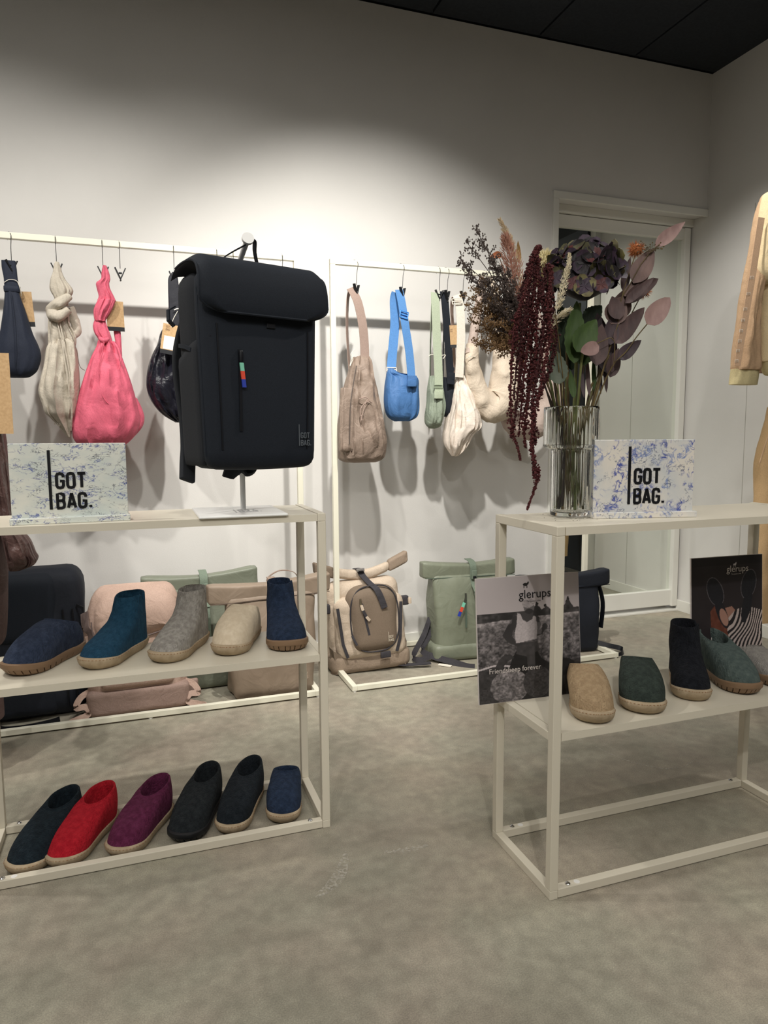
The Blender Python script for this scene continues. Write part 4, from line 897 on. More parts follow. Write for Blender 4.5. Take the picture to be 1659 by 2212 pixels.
# right sage rolltop
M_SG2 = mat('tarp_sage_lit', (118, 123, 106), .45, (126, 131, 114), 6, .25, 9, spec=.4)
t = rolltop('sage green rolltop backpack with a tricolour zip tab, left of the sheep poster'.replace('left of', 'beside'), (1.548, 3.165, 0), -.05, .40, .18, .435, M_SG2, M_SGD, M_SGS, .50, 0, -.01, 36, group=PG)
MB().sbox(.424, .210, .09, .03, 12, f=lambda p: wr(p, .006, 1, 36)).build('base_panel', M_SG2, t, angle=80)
MB().ribbon([(-.050, -.108, .335), (-.050, -.112, .25), (-.048, -.110, .17)], .009, .003).build('front_zip', M_SGD, t)
pl = MB().ribbon([(-.055, -.116, .345), (-.055, -.118, .325), (-.062, -.120, .30)], .009, .004).build('zip_pull', mat('zip_chrome', (170, 176, 170), .25, metal=1), t)
for k, mm in enumerate((M_MINT, M_OR, M_CB)): MB().ribbon([(-.063-.010*k, -.121, .300-.022*k), (-.073-.010*k, -.122, .278-.022*k)], .014, .004).build('tab_stripe', mm, pl, smooth=False)
MB().ribbon(catmull([(-.17, .02, .16), (-.215, -.0, .10), (-.25, -.03, .05), (-.21, -.08, .03), (-.13, -.15, .015), (-.08, -.20, .005), (-.05, -.22, .004)], 6), .030, .005, side=(.2, .5, 1)).build('shoulder_strap', M_DK, t)
MB().ribbon(catmull([(-.19, .02, .20), (-.23, .0, .12), (-.30, -.04, .03), (-.28, -.08, .02), (-.22, -.07, .03)], 6), .026, .005, side=(.2, .5, 1)).build('shoulder_strap', M_DK, t)
MB().ribbon([(-.20, -.13, .005), (-.15, -.17, .004)], .022, .004, side=(0, 1, 0)).build('strap_end', M_CORD, t)
# black rolltop behind the poster
t = rolltop('black rolltop backpack mostly hidden behind the sheep poster', (2.03, 3.05, 0), -.05, .40, .16, .36, M_BKP, M_ZIP, M_ZIP, .52, 0, .02, 38, group=PG)
MB().ribbon(catmull([(.16, -.06, .05), (.22, -.10, .035), (.28, -.13, .02), (.25, -.17, .006), (.18, -.18, .006)], 6), .024, .004, side=(0, .4, 1)).build('shoulder_strap', M_ZIP, t)
MB().ribbon(catmull([(.20, -.02, .36), (.215, -.05, .25), (.20, -.06, .12)], 6), .03, .006, side=(0, 1, 0)).build('side_strap', M_ZIP, t)

# ================================================================ posters (flat prints on foam board)
def smooth01(a, b, x): t = np.clip((x-a)/(b-a), 0, 1); return t*t*(3-2*t)
def vnoise(U, V, s, seed):
    r = np.random.RandomState(seed); g = r.rand(64, 64); x = U*s; y = V*s
    xi = np.floor(x).astype(int); yi = np.floor(y).astype(int); fx = x-xi; fy = y-yi; fx = fx*fx*(3-2*fx); fy = fy*fy*(3-2*fy)
    a = g[xi % 64, yi % 64]; b_ = g[(xi+1) % 64, yi % 64]; c = g[xi % 64, (yi+1) % 64]; d = g[(xi+1) % 64, (yi+1) % 64]
    return (a*(1-fx)+b_*fx)*(1-fy)+(c*(1-fx)+d*fx)*fy
def poly(U, V, P):
    ins = np.zeros(U.shape, bool); n = len(P)
    for i in range(n):
        x1, y1 = P[i]; x2, y2 = P[(i+1) % n]
        if y1 == y2: continue
        c = ((y1 > V) != (y2 > V)) & (U < (x2-x1)*(V-y1)/(y2-y1)+x1); ins ^= c
    return ins
def ell(U, V, cx, cy, rx, ry, rot=0):
    c, s = math.cos(rot), math.sin(rot); x = U-cx; y = V-cy
    return ((x*c+y*s)/rx)**2+((-x*s+y*c)/ry)**2 < 1
def art_sheep(U, V):
    V0 = V; V = V*1.30; U = U+.055
    I = np.zeros(U.shape+(3,)); tint = np.array([1., .95, .955])
    g = .70+.05*V+.0*U
    n1 = vnoise(U, V, 9, 1); n2 = vnoise(U, V, 34, 2); n3 = vnoise(U, V*1.0, 80, 3)
    tree = .435-.055*U+.035*vnoise(U, V*0, 30, 4)+.02*vnoise(U, V*0, 62, 5)
    for cx_, h, w_ in ((.63, .12, .05), (.72, .10, .04), (.80, .11, .03), (.94, .17, .055)):
        d = np.abs(U-cx_)/w_; tree = np.minimum(tree, .40-h*np.clip(1-d, 0, 1)+.03*n2*np.clip(1-d, 0, 1)*3)
    g = np.where(V > tree, .13+.16*n2*n1*1.6+.04*n3, g)
    fld = .50-.05*U+.012*n1
    gf = .34+.30*(n2-.35)+.22*(n3-.5)+.16*np.exp(-((V-fld)/.06)**2)-.10*smooth01(.7, 1.1, V)
    g = np.where(V > fld, gf, g)
    # near flock in shade
    bk = 1.03-.05*np.sin(U*7)+.02*n1
    g = np.where(V > bk, .12+.12*n2+.05*n3, g)
    g = np.where((np.abs(V-bk) < .010) & (U < .42), .75, g)
    dark = poly(U, V, [(.42, .85), (.60, .82), (.66, .95), (.74, 1.02), (.86, 1.10), (.90, 1.41), (.35, 1.41), (.33, 1.1), (.38, .92)])
    g = np.where(dark, .07+.05*n2, g)
    g = np.where(ell(U, V, .88, 1.08, .12, .10), .08+.05*n2, g)
    g = np.where(poly(U, V, [(.25, .93), (.31, .87), (.37, .88), (.40, .92), (.34, .95), (.30, 1.0), (.28, 1.08), (.20, 1.1), (.22, 1.0)]), .16+.10*n2, g)
    g = np.where(ell(U, V, .35, 1.24, .185, .19), .36+.22*(n2-.3)+.25*(n3-.5)+.25*np.clip(1.20-V, 0, .2)*3, g)
    g = np.where(ell(U, V, .62, 1.22, .14, .18), .13+.12*n3+.05*n2, g)
    g = np.where(ell(U, V, .12, 1.33, .07, .09), .16+.12*n3, g)
    # man: trousers, arms, vest, neck, head
    g = np.where(poly(U, V, [(.43, .76), (.63, .76), (.65, .86), (.60, .88), (.60, 1.1), (.53, 1.1), (.52, .92), (.42, .88)]), .20+.08*n2, g)
    skin = poly(U, V, [(.47, .41), (.40, .46), (.34, .56), (.29, .66), (.34, .74), (.44, .80), (.47, .78), (.38, .68), (.42, .58), (.48, .52)]) | poly(U, V, [(.60, .44), (.65, .48), (.66, .58), (.64, .64), (.70, .58), (.72, .60), (.68, .68), (.62, .70), (.60, .6)]) | ell(U, V, .705, .595, .028, .035)
    g = np.where(skin, .17+.06*n1, g)
    g = np.where(skin & (vnoise(U, V, 14, 9) > .62), .34, g)
    vest = poly(U, V, [(.44, .42), (.47, .43), (.49, .50), (.53, .53), (.58, .50), (.60, .46), (.62, .48), (.63, .60), (.62, .73), (.42, .76), (.41, .64), (.43, .55)])
    g = np.where(vest, .72+.08*(n3-.5)-.12*smooth01(.5, .62, U), g)
    g = np.where(poly(U, V, [(.47, .40), (.60, .40), (.585, .50), (.53, .53), (.49, .49)]), .26, g)
    g = np.where(ell(U, V, .555, .36, .052, .078), .38+.05*n1, g)
    g = np.where(ell(U, V, .555, .41, .040, .030), .20, g)
    g = np.where(ell(U, V, .55, .315, .062, .052, -.15), .60+.14*(n3-.4), g)
    # small ewe above the name
    ewe = ell(U, V0, .525, .078, .024, .014) | poly(U, V0, [(.537, .075), (.549, .052), (.563, .058), (.555, .078), (.545, .084)])
    for lx in (.506, .515, .533, .541): ewe |= poly(U, V0, [(lx, .082), (lx+.005, .082), (lx+.005, .108), (lx+.001, .108)])
    g = np.where(ewe, .08, g)
    return np.clip(g, 0, 1)[..., None]*tint
def art_feet(U, V):
    n1 = vnoise(U, V, 8, 11); n2 = vnoise(U, V, 30, 12); n3 = vnoise(U, V, 70, 13)
    I = np.zeros(U.shape+(3,)); I[:] = (.155, .13, .14)
    I += (.02*n1)[..., None]
    I[(V < .10)] *= .75
    I[(V > .98)] *= .8
    m_ = poly(U, V, [(.26, .62), (.33, .55), (.5, .60), (.62, .66), (.7, .9), (.66, 1.2), (.36, 1.15), (.28, .95)])
    I[m_] = (.40, .22, .165); I[m_] += ((n2[m_]-.5)*.10)[:, None]
    m_ = poly(U, V, [(.44, .60), (.56, .58), (.68, .70), (.60, .95), (.48, .80)]); I[m_] = (.62, .46, .40)
    # striped dress
    dress = poly(U, V, [(.50, .72), (.62, .62), (.80, .60), (1.01, .66), (1.01, 1.30), (.66, 1.26), (.55, 1.05), (.50, .88)])
    st_ = np.sin((U*1.2+V*.55+.18*vnoise(U, V, 5, 15))*95+6*vnoise(U, V, 6, 16)) > 0
    I[dress] = np.where(st_[dress][:, None], (.74, .68, .66), (.13, .11, .12))
    for cx_, cy, r in ((.33, .52, -.42), (.80, .46, .25)):
        s_ = ell(U, V, cx_, cy-.12, .10, .17, r) | ell(U, V, cx_+.09*(-r/.42 if r < 0 else -.3), cy+.13, .065, .20, r)
        e_ = ell(U, V, cx_, cy-.12, .107, .178, r)
        I[e_ & ~s_] = (.40, .38, .40); I[s_] = (.10, .10, .125); I[s_] += (n3[s_]*.03)[:, None]
    m_ = ell(U, V, .45, .70, .05, .11, -.4); I[m_] = (.66, .50, .44)
    g = ell(U, V, .60, .10, .018, .011) | poly(U, V, [(.608, .09), (.622, .072), (.63, .08), (.622, .105), (.614, .11)]) | poly(U, V, [(.586, .10), (.592, .10), (.592, .13), (.587, .13)]) | poly(U, V, [(.612, .10), (.618, .10), (.618, .13), (.613, .13)])
    I[g] = (.8, .78, .78)
    return np.clip(I, 0, 1)
def poster(label, c, rz, lean, W, H, art, nx, texts):
    t = thing('poster', label, 'poster', c, rot=(-lean, 0, rz))
    MB().box((-W/2, 0, 0), (W/2, .005, H)).build('foam_board', mat('foam_board_white', (214, 206, 202), .7), t, smooth=False)
    ny = int(nx*H/W); xs = np.linspace(-W/2+.001, W/2-.001, nx+1); zs = np.linspace(.001, H-.001, ny+1)
    X, Z = np.meshgrid(xs, zs); V3 = np.stack([X.ravel(), np.full(X.size, -.0006), Z.ravel()], 1)
    i = np.arange(nx*ny); r = i//nx; q = i % nx; a = r*(nx+1)+q; F4 = np.stack([a, a+1, a+nx+2, a+nx+1], 1)
    me = bpy.data.meshes.new('print'); me.vertices.add(len(V3)); me.vertices.foreach_set('co', V3.ravel()); me.loops.add(F4.size); me.loops.foreach_set('vertex_index', F4.ravel())
    me.polygons.add(len(F4)); me.polygons.foreach_set('loop_start', np.arange(0, F4.size, 4)); me.update(calc_edges=True)
    U = (X+W/2)/W; Vv = (H-Z)/W; I = art(U, Vv); L_ = np.where(I <= .04045, I/12.92, ((I+.055)/1.055)**2.4)
    ca = me.color_attributes.new('print_ink', 'FLOAT_COLOR', 'POINT'); ca.data.foreach_set('color', np.concatenate([L_.reshape(-1, 3), np.ones((X.size, 1))], 1).ravel())
    m = bpy.data.materials.new('poster_print'); m.use_nodes = True; nt = m.node_tree; at = nt.nodes.new('ShaderNodeAttribute'); at.attribute_name = 'print_ink'
    nt.links.new(at.outputs['Color'], nt.nodes['Principled BSDF'].inputs['Base Color']); nt.nodes['Principled BSDF'].inputs['Roughness'].default_value = .55
    me.materials.append(m); o = bpy.data.objects.new('print', me); COL.objects.link(o); o.parent = t
    for s, size, x, z, mm in texts:
        text_mesh(s, size, 'lettering', mm, o, Matrix.Translation((x, -.0024, z)) @ Matrix.Rotation(PI/2, 4, 'X'))
    return t
M_LT = mat('ink_cream', (212, 204, 198), .6)
W_, H_ = .303, .328
poster('grey photo poster of a shepherd with his sheep, propped on the middle shelf', (.958, 1.566, .4125), -.04, .09, W_, H_, art_sheep, 230,
       [('glerups', .033, -.030, .268, M_INK), ('The passion is felt', .0058, -.008, .258, M_INK), ('Friendsheep forever', .0185, -.122, .078, M_LT)])
poster('dark poster of crossed feet in felt slippers above a striped dress', (1.640, 1.585, .4125), -.04, .06, .26, .335, art_feet, 200,
       [('glerups', .028, -.005, .287, M_LT), ('The passion is felt', .005, .012, .279, M_LT), ('Lever forever'[6:], .018, -.062, .085, M_LT)])
# small gold label card lying by the dark poster
t = thing('label_card', 'small gold card standing beside the grey slipper', 'card', (1.722, 1.512, .4125), rot=(-.3, 0, -.3))
MB().box((-.03, 0, 0), (.03, .001, .04)).build('card', mat('gold_card', (176, 146, 78), .4), t, smooth=False)
MB().box((-.02, -.001, .018), (.01, -.0005, .026)).build('card_print', M_INK, t, smooth=False)
# ================================================================ glass vase and flowers
VX, VY, VZ = 1.045, 1.54, .8985
g = bpy.data.materials.new('clear_glass'); g.use_nodes = True; gb = g.node_tree.nodes['Principled BSDF']
gb.inputs['Transmission Weight'].default_value = 1; gb.inputs['Roughness'].default_value = .02; gb.inputs['IOR'].default_value = 1.45; gb.inputs['Base Color'].default_value = (.97, .985, .975, 1)
t = thing('glass_vase', 'ribbed clear glass vase with a wide upper half, full of flower stems', 'vase', (VX, VY, VZ))
prof = [(.030, 0), (.046, .001), (.049, .006), (.049, .012), (.049, .05), (.049, .11), (.049, .160), (.050, .170), (.060, .174), (.067, .177), (.0685, .184), (.0685, .22), (.0685, .26), (.0685, .277), (.0675, .279)]
n = 192; rings = []
for r, z in prof:
    am = .0007 if (.012 < z < .165 or .18 < z < .276) else 0
    rings.append([((r+am*math.cos(40*2*PI*k/n))*math.cos(2*PI*k/n), (r+am*math.cos(40*2*PI*k/n))*math.sin(2*PI*k/n), z) for k in range(n)])
for r, z in [(.0668, .2785), (.0665, .27), (.0665, .186), (.064, .1795), (.0485, .1735), (.0472, .16), (.0472, .014), (.040, .011), (.005, .010)]:
    rings.append([(r*math.cos(2*PI*k/n), r*math.sin(2*PI*k/n), z) for k in range(n)])
MB().rings(rings).build('ribbed_glass', g, t, angle=60)
def fl(name, label, cat='flower', group=None): return thing(name, label, cat, (VX, VY, VZ+.02), 0, group or 'flowers standing in the glass vase')
def IV(p): return p - Vector((VX, VY, VZ+.02))
def P3(P, d0=1.8): return [IV(atd(p[0], p[1], p[2] if len(p) > 2 else d0)) for p in P]
M_STG = mat('stem_green', (88, 100, 52), .6, (112, 112, 66), 30); M_STB = mat('stem_brown', (104, 88, 50), .7, (76, 62, 40), 30); M_STD = mat('stem_dark', (46, 36, 32), .7)
def stem(o, top, d, foot=None, r=.0022, m=M_STG, bend=0):
    """from the vase foot through its neck to the given pixel"""
    a = random.random()*2*PI if foot is None else foot
    base = Vector((.036*math.cos(a), .036*math.sin(a), .0)); end = P3([(top[0], top[1], d)])[0]
    nk = Vector((end.x*.22, end.y*.22, .155)); L_ = math.hypot(nk.x, nk.y)
    if L_ > .040: nk.x *= .040/L_; nk.y *= .040/L_
    m2 = nk.lerp(end, .12); q = Vector((m2.x, m2.y)); 
    lim = .058
    rim = nk.lerp(end, (.258-.155)/max(.12, end.z-.155)); 
    rr = math.hypot(rim.x, rim.y)
    if rr > lim: rim.x *= lim/rr; rim.y *= lim/rr
    pts = catmull([base, nk, rim, rim.lerp(end, .55)+Vector((bend, 0, .01)), end], 5)
    return MB().tube(pts, r, 6).build('stem', m, o)
def leaf_mesh(mb, base, tip, wd, nrm=(0, -1, 0), curl=.15, n=10, tipp=1.0, serr=0, basew=.15, th=.0006, fold=.12):
    base = Vector(base); tip = Vector(tip); ax = tip-base; L_ = ax.length; ax.normalize(); nn = Vector(nrm); nn = (nn-ax*nn.dot(ax)).normalized(); sd = ax.cross(nn)
    top = []; 
    for i in range(n+1):
        u = i/n; w_ = wd/2*(math.sin(PI*min(1, u**.75*1.0))**(.8*tipp) if 0 < u < 1 else 0.02)
        w_ = max(w_, wd*.012)
        if serr: w_ *= 1+serr*((i % 2)-.5)
        c = base+ax*L_*u+nn*(-curl*L_*math.sin(PI*u)*.5)
        for k in (-1, -.5, 0, .5, 1): top.append(c+sd*w_*k+nn*(abs(k)*fold*w_*2+th))
    N = len(top); vs = top+[v-nn*th*2 for v in top]; fs = []
    for i in range(n):
        for k in range(4):
            a = i*5+k; fs.append((a, a+1, a+6, a+5)); fs.append((N+a, N+a+5, N+a+6, N+a+1))
        fs.append((i*5, i*5+5, N+i*5+5, N+i*5)); fs.append((i*5+4, N+i*5+4, N+i*5+9, i*5+9))
    mb.add(vs, fs); return mb
CAMN = -C_F
def leaf(o, b, tp, wpx, m, d=1.8, name='leaf', tilt=(0, 0, 0), **k):
    B_, T_ = P3([(b[0], b[1], d), (tp[0], tp[1], d+(tp[2] if len(tp) > 2 else 0))]); 
    mb = leaf_mesh(MB(), B_, T_, wpx*d/F_PX, CAMN+Vector(tilt), **k); return mb.build(name, m, o, angle=60)
# --- dark mauve eucalyptus
def leafmat(name, a, b_, rough=.65): return mat('leaf_'+name, a, rough, b_, 55, .25, 90, stretch=(1, 1, .35), detail=6)
LM1 = leafmat('mauve', (138, 110, 106), (156, 128, 122)); LM2 = leafmat('dusk', (72, 56, 56), (92, 73, 71)); LM3 = leafmat('aubergine', (50, 40, 46), (70, 56, 60)); LM4 = leafmat('brownmauve', (96, 76, 72), (114, 92, 86))
LG1 = leafmat('green', (52, 72, 32), (66, 88, 42)); LG2 = leafmat('dark_green', (32, 46, 30), (44, 58, 38)); LG3 = leafmat('greygreen', (82, 92, 78), (98, 104, 90)); LO = leafmat('orange', (178, 104, 66), (196, 122, 82))
EU = 'mauve leaf branches in the vase'
o = fl('eucalyptus_branch', 'tall mauve leaf branch reaching up over the mirror door, berries at its tip', 'branch', EU)
stem(o, (1345, 640), 1.80, 5.8, .0022, M_STB)
MB().tube(P3([(1345, 640), (1362, 612), (1385, 570), (1403, 548), (1425, 528)]), .0014, 6).build('twig', M_STB, o)
leaf(o, (1415, 532), (1480, 479), 29, LM1, tipp=1.1, curl=.1); leaf(o, (1368, 612), (1412, 536), 44, LM4, curl=.1, tilt=(-.3, 0, 0)); leaf(o, (1348, 640), (1405, 588), 26, LM4, tilt=(0, 0, .4))
leaf(o, (1352, 650), (1422, 602), 32, LM2, tipp=.7, tilt=(.2, 0, -.2), curl=.2); leaf(o, (1346, 630), (1362, 555), 20, LM2, 1.83); leaf(o, (1335, 690), (1350, 625), 44, LM4, 1.82, curl=.05)
bb = MB()
for _ in range(26):
    a = Vector((random.gauss(1408, 14), random.gauss(533, 7), 0)); a = (a.x, a.y); q = P3([a], 1.79)[0]; c0 = P3([(1400+random.uniform(-4, 10), 545)], 1.79)[0]
    bb.tube([c0, c0.lerp(q, .6)+Vector((0, 0, .003)), q], .0005, 4); bb.lathe([(.0005, -.002), (.0022, 0), (.0005, .002)], 6, q)
bb.build('berries', M_STB, o)
o = fl('eucalyptus_branch', 'dark mauve leaf branch with big drooping leaves beside the green leaves', 'branch', EU)
stem(o, (1335, 700), 1.76, 5.2, .0024, M_STB)
MB().tube(P3([(1335, 700), (1340, 655), (1352, 610)], 1.76), .0015, 6).build('twig', M_STB, o)
for b_, tp, w_, m_, k in (((1328, 742), (1392, 664), 38, LM2, dict(tipp=.8, curl=.25)), ((1320, 700), (1345, 640), 50, LM4, {}), ((1318, 745), (1325, 680), 34, LM3, {}), ((1318, 810), (1290, 676), 46, LM3, dict(tipp=.8)), ((1305, 815), (1330, 730), 34, LM3, {}), ((1288, 790), (1300, 700), 44, LM2, {}),
                         ((1338, 690), (1322, 640), 36, LM2, {}), ((1350, 655), (1412, 600), 20, LM2, dict(tipp=.7))):
    leaf(o, b_, tp, w_, m_, 1.74+random.random()*.05, **k)
o = fl('eucalyptus_branch', 'low mauve leaf branch with one leaf standing out towards the door frame', 'branch', EU)
stem(o, (1330, 780), 1.72, 5.5, .0018, M_STB)
MB().tube(catmull(P3([(1330, 780), (1352, 760), (1375, 728), (1398, 700)], 1.72), 5), .0014, 6).build('twig', M_STB, o)
MB().tube(catmull(P3([(1325, 790), (1328, 745), (1320, 730), (1305, 735), (1290, 742)], 1.72), 5), .0012, 6).build('twig', M_STB, o)
leaf(o, (1397, 700), (1447, 643), 44, LM1, 1.72, tipp=.75, curl=.1); leaf(o, (1335, 775), (1385, 735), 30, LM3, 1.72, tipp=.9, curl=.3); leaf(o, (1294, 748), (1254, 760), 31, LM1, 1.70, tipp=.7, curl=.1)
leaf(o, (1318, 815), (1336, 752), 30, LM2, 1.76)
# --- hydrangea
HC = P3([(1262, 588, 1.78)])[0]; HR = .084
o = fl('hydrangea', 'large dark purple and olive hydrangea head with broad green leaves')
stem(o, (1252, 655), 1.79, 4.5, .0042, M_STG)
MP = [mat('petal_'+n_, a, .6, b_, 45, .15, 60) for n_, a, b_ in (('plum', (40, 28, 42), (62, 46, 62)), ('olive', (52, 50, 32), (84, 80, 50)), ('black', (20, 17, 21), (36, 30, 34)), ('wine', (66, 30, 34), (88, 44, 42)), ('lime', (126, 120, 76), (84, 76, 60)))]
random.seed(11)
def floret_mesh(sz, m1, m2):
    mb = MB()
    for k in range(4):
        a = k*PI/2+.4; ax = Vector((math.cos(a), math.sin(a), .18))
        leaf_mesh(mb, Vector((0, 0, 0)), ax*sz, sz*1.05, (0, 0, 1), curl=.25, n=6, tipp=.45, fold=.06, th=.0004)
    return mb
protos = []
for i, (a, b_) in enumerate(((0, 1), (2, 0), (1, 2), (3, 2), (1, 4))):
    q = floret_mesh(.033, None, None).build('floret', MP[a], None, angle=60); q.data.materials.append(MP[b_])
    nv = len(q.data.polygons)//4
    for pi, p in enumerate(q.data.polygons): p.material_index = 1 if (pi % nv) > nv*.62 else 0
    protos.append(q)
G = PI*(3-math.sqrt(5)); N_ = 62; first = set()
for i in range(N_):
    z = 1-2*(i+.5)/N_*.80; r_ = math.sqrt(max(0, 1-z*z)); a = G*i; dv = Vector((r_*math.cos(a), r_*math.sin(a), z*.85))
    k = random.choice((0, 1, 1, 2, 3, 1, 3, 1, 1, 4)); s_ = protos[k]
    c = HC+Vector((dv.x*HR, dv.y*HR, dv.z*HR*.82+.006))
    q = s_ if k not in first else s_.copy()
    if k in first: COL.objects.link(q)
    first.add(k); q.parent = o; q.location = c; q.rotation_mode = 'QUATERNION'
    dd = (dv+Vector((random.gauss(0, .25), random.gauss(0, .25), random.gauss(0, .25)))).normalized(); q.rotation_quaternion = dd.to_track_quat('Z', 'Y'); sc_ = random.uniform(.8, 1.15); q.scale = (sc_, sc_, sc_)
for k, q in enumerate(protos):
    if k not in first: bpy.data.objects.remove(q)
# one open face looking to the camera
for (px, py, s_, ms) in ((1266, 610, .030, (0, 4)), (1205, 592, .028, (0, 1)), (1303, 606, .024, (3, 0)), (1240, 603, .024, (3, 2))):
    c = P3([(px, py, 1.655)])[0]; q = floret_mesh(s_, None, None).build('floret', MP[ms[0]], o, angle=60); q.data.materials.append(MP[ms[1]]); nv = len(q.data.polygons)//4
    for pi, p in enumerate(q.data.polygons): p.material_index = 1 if (pi % nv) > nv*.5 else 0
    q.location = c+Vector((.02, .035, 0)); q.rotation_mode = 'QUATERNION'; q.rotation_quaternion = CAMN.to_track_quat('Z', 'Y')
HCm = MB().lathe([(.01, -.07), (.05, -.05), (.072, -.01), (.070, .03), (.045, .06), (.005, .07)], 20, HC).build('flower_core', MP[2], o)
for b_, tp, w_, m_, d_ in (((1240, 785), (1246, 650), 46, LG1, 1.74), ((1245, 760), (1288, 690), 52, LG1, 1.72), ((1235, 800), (1225, 690), 44, LG2, 1.80), ((1262, 700), (1300, 660), 40, LG2, 1.82), ((1208, 830), (1195, 752), 46, LG3, 1.70),
                          ((1215, 790), (1190, 680), 40, LG2, 1.84), ((1240, 735), (1205, 655), 36, LG2, 1.85), ((1255, 790), (1275, 720), 40, LG1, 1.78), ((1240, 860), (1232, 800), 16, LG1, 1.74)):
    leaf(o, b_, tp, w_, m_, d_, serr=.10, n=16, curl=.15, fold=.18)
# --- burgundy hanging amaranth
M_AM = [mat('amaranth_%d' % i, a, .85, b_, 160, .5, 300) for i, (a, b_) in enumerate((((64, 22, 24), (86, 33, 34)), ((54, 20, 22), (74, 28, 30))))]
def tassel(o, P, r, d, m, seed, name='tassel', dens=1.0):
    random.seed(seed); pts = catmull(P3(P, d), 10); mb = MB(); n = len(pts)
    for i, p in enumerate(pts):
        u = i/(n-1); rr = r*1.35*(.8+.3*math.sin(u*23+seed)+.2*random.random())*(1 if u < .75 else 1-(u-.75)/.25*.78)
        for _ in range(int(7*dens)+1):
            a = random.random()*2*PI; e = random.random(); q = p+Vector((math.cos(a)*rr*e, math.sin(a)*rr*e, random.uniform(-.003, .003)))
            s_ = random.uniform(.0022, .0042)*(1 if u < .8 else .7)
            ax = [Vector((s_, 0, 0)), Vector((0, s_, 0)), Vector((0, 0, s_))]
            R_ = Matrix.Rotation(random.random()*3, 3, 'Z') @ Matrix.Rotation(random.random()*3, 3, 'X')
            vs = [q+R_ @ (ax[k]*sg) for k in range(3) for sg in (1, -1)]
            mb.add(vs, [(0, 2, 4), (2, 1, 4), (1, 3, 4), (3, 0, 4), (2, 0, 5), (1, 2, 5), (3, 1, 5), (0, 3, 5)])
    mb.tube(pts, [r*.3*(1 if i/(n-1) < .75 else 1-(i/(n-1)-.75)/.25*.6) for i in range(n)], 6)
    return mb.build(name, m, o, smooth=False)
AG = 'burgundy amaranth stems spilling over the vase'
o = fl('amaranth_stem', 'burgundy amaranth stem whose longest tassel hangs below the table top', 'flower', AG)
stem(o, (1190, 580), 1.68, 3.3, .0025, M_STD)
for i, (P, r) in enumerate((([(1186, 572), (1190, 600), (1184, 660), (1190, 720), (1178, 780), (1165, 850), (1152, 900), (1148, 960), (1157, 1010), (1158, 1045), (1148, 1075), (1139, 1099)], .0066), ([(1180, 580), (1172, 640), (1176, 700), (1162, 790), (1150, 870), (1155, 930), (1151, 980), (1153, 1030)], .0068),
                          ([(1172, 610), (1160, 680), (1158, 760), (1146, 830), (1136, 900), (1132, 935), (1135, 965)], .0066), ([(1176, 640), (1200, 690), (1196, 760), (1180, 820), (1162, 860)], .0070), ([(1186, 575), (1192, 640), (1186, 700), (1172, 760), (1158, 830)], .0075), ([(1178, 600), (1184, 660), (1170, 720), (1152, 790), (1142, 850)], .0075))):
    tassel(o, P, r, 1.64+.012*i, M_AM[i % 2], 40+i)
o = fl('amaranth_stem', 'burgundy amaranth stem with short dense tassels nearest the twigs', 'flower', AG)
stem(o, (1160, 545), 1.70, 3.6, .0025, M_STD)
for i, (P, r) in enumerate((([(1163, 533), (1158, 545), (1146, 580), (1132, 640), (1112, 700), (1106, 770), (1103, 860), (1107, 930), (1116, 960), (1124, 992)], .0070), ([(1158, 540), (1146, 600), (1140, 660), (1126, 740), (1120, 830), (1113, 900), (1104, 945)], .0068),
                          ([(1160, 540), (1158, 600), (1148, 680), (1138, 760), (1130, 830), (1126, 880), (1120, 940)], .0070), ([(1150, 560), (1130, 620), (1122, 690), (1112, 740), (1104, 800)], .0066), ([(1160, 560), (1165, 620), (1152, 700), (1146, 780), (1140, 850), (1128, 905)], .0066), ([(1155, 560), (1140, 640), (1128, 720), (1116, 790), (1110, 860)], .0075), ([(1156, 570), (1150, 640), (1140, 700), (1128, 780), (1122, 840)], .0075))):
    tassel(o, P, r, 1.66+.012*i, M_AM[i % 2], 60+i)
tassel(o, [(1152, 552), (1160, 540), (1168, 532)], .0055, 1.66, M_AM[0], 77)
# --- dark seeded twigs, branching
def twigs(o, base, tips, d, m, seed, r=.0012, sub=10, ln=.030, bead=.0022, nm='twig', dj=.05):
    random.seed(seed); B_ = P3([base], d)[0]
    mb = MB(); 
    for tp in tips:
        T_ = P3([(tp[0], tp[1], d+random.uniform(-dj, dj))])[0]; mid = B_.lerp(T_, .5)+Vector((random.gauss(0, .008), random.gauss(0, .008), .012)); pts = catmull([B_, mid, T_], 7)
        mb.tube(pts, [r*(1-.55*i/(len(pts)-1)) for i in range(len(pts))], 5); n = len(pts)
        for k in range(sub):
            i = int(n*(.22+.75*k/sub)); p = pts[min(i, n-1)]; ax = (pts[min(i+1, n-1)]-pts[i-1]).normalized(); L_ = ln*(1.1-.6*k/sub)
            for sg in (-1, 1):
                dv = (ax*.9+Vector((random.gauss(0, .7), random.gauss(0, .7), random.gauss(0, .6)))).normalized(); e = p+dv*L_; mb.tube([p, e], r*.5, 4)
                for w_ in (.45, .7, .85, 1):
                    for s2 in (-1, 1):
                        c = p+dv*L_*w_+Vector((random.gauss(0, .0038), random.gauss(0, .0038), random.gauss(0, .0038))); s_ = bead*random.uniform(.7, 1.2)
                        mb.tube([p+dv*L_*(w_-.12), c], r*.3, 3); vs = [c+Vector(v)*s_ for v in ((1, 0, 0), (-1, 0, 0), (0, 1, 0), (0, -1, 0), (0, 0, 1.4), (0, 0, -1.4))]
                        mb.add(vs, [(0, 2, 4), (2, 1, 4), (1, 3, 4), (3, 0, 4), (2, 0, 5), (1, 2, 5), (3, 1, 5), (0, 3, 5)])
    return mb.build(nm, m, o, smooth=False)
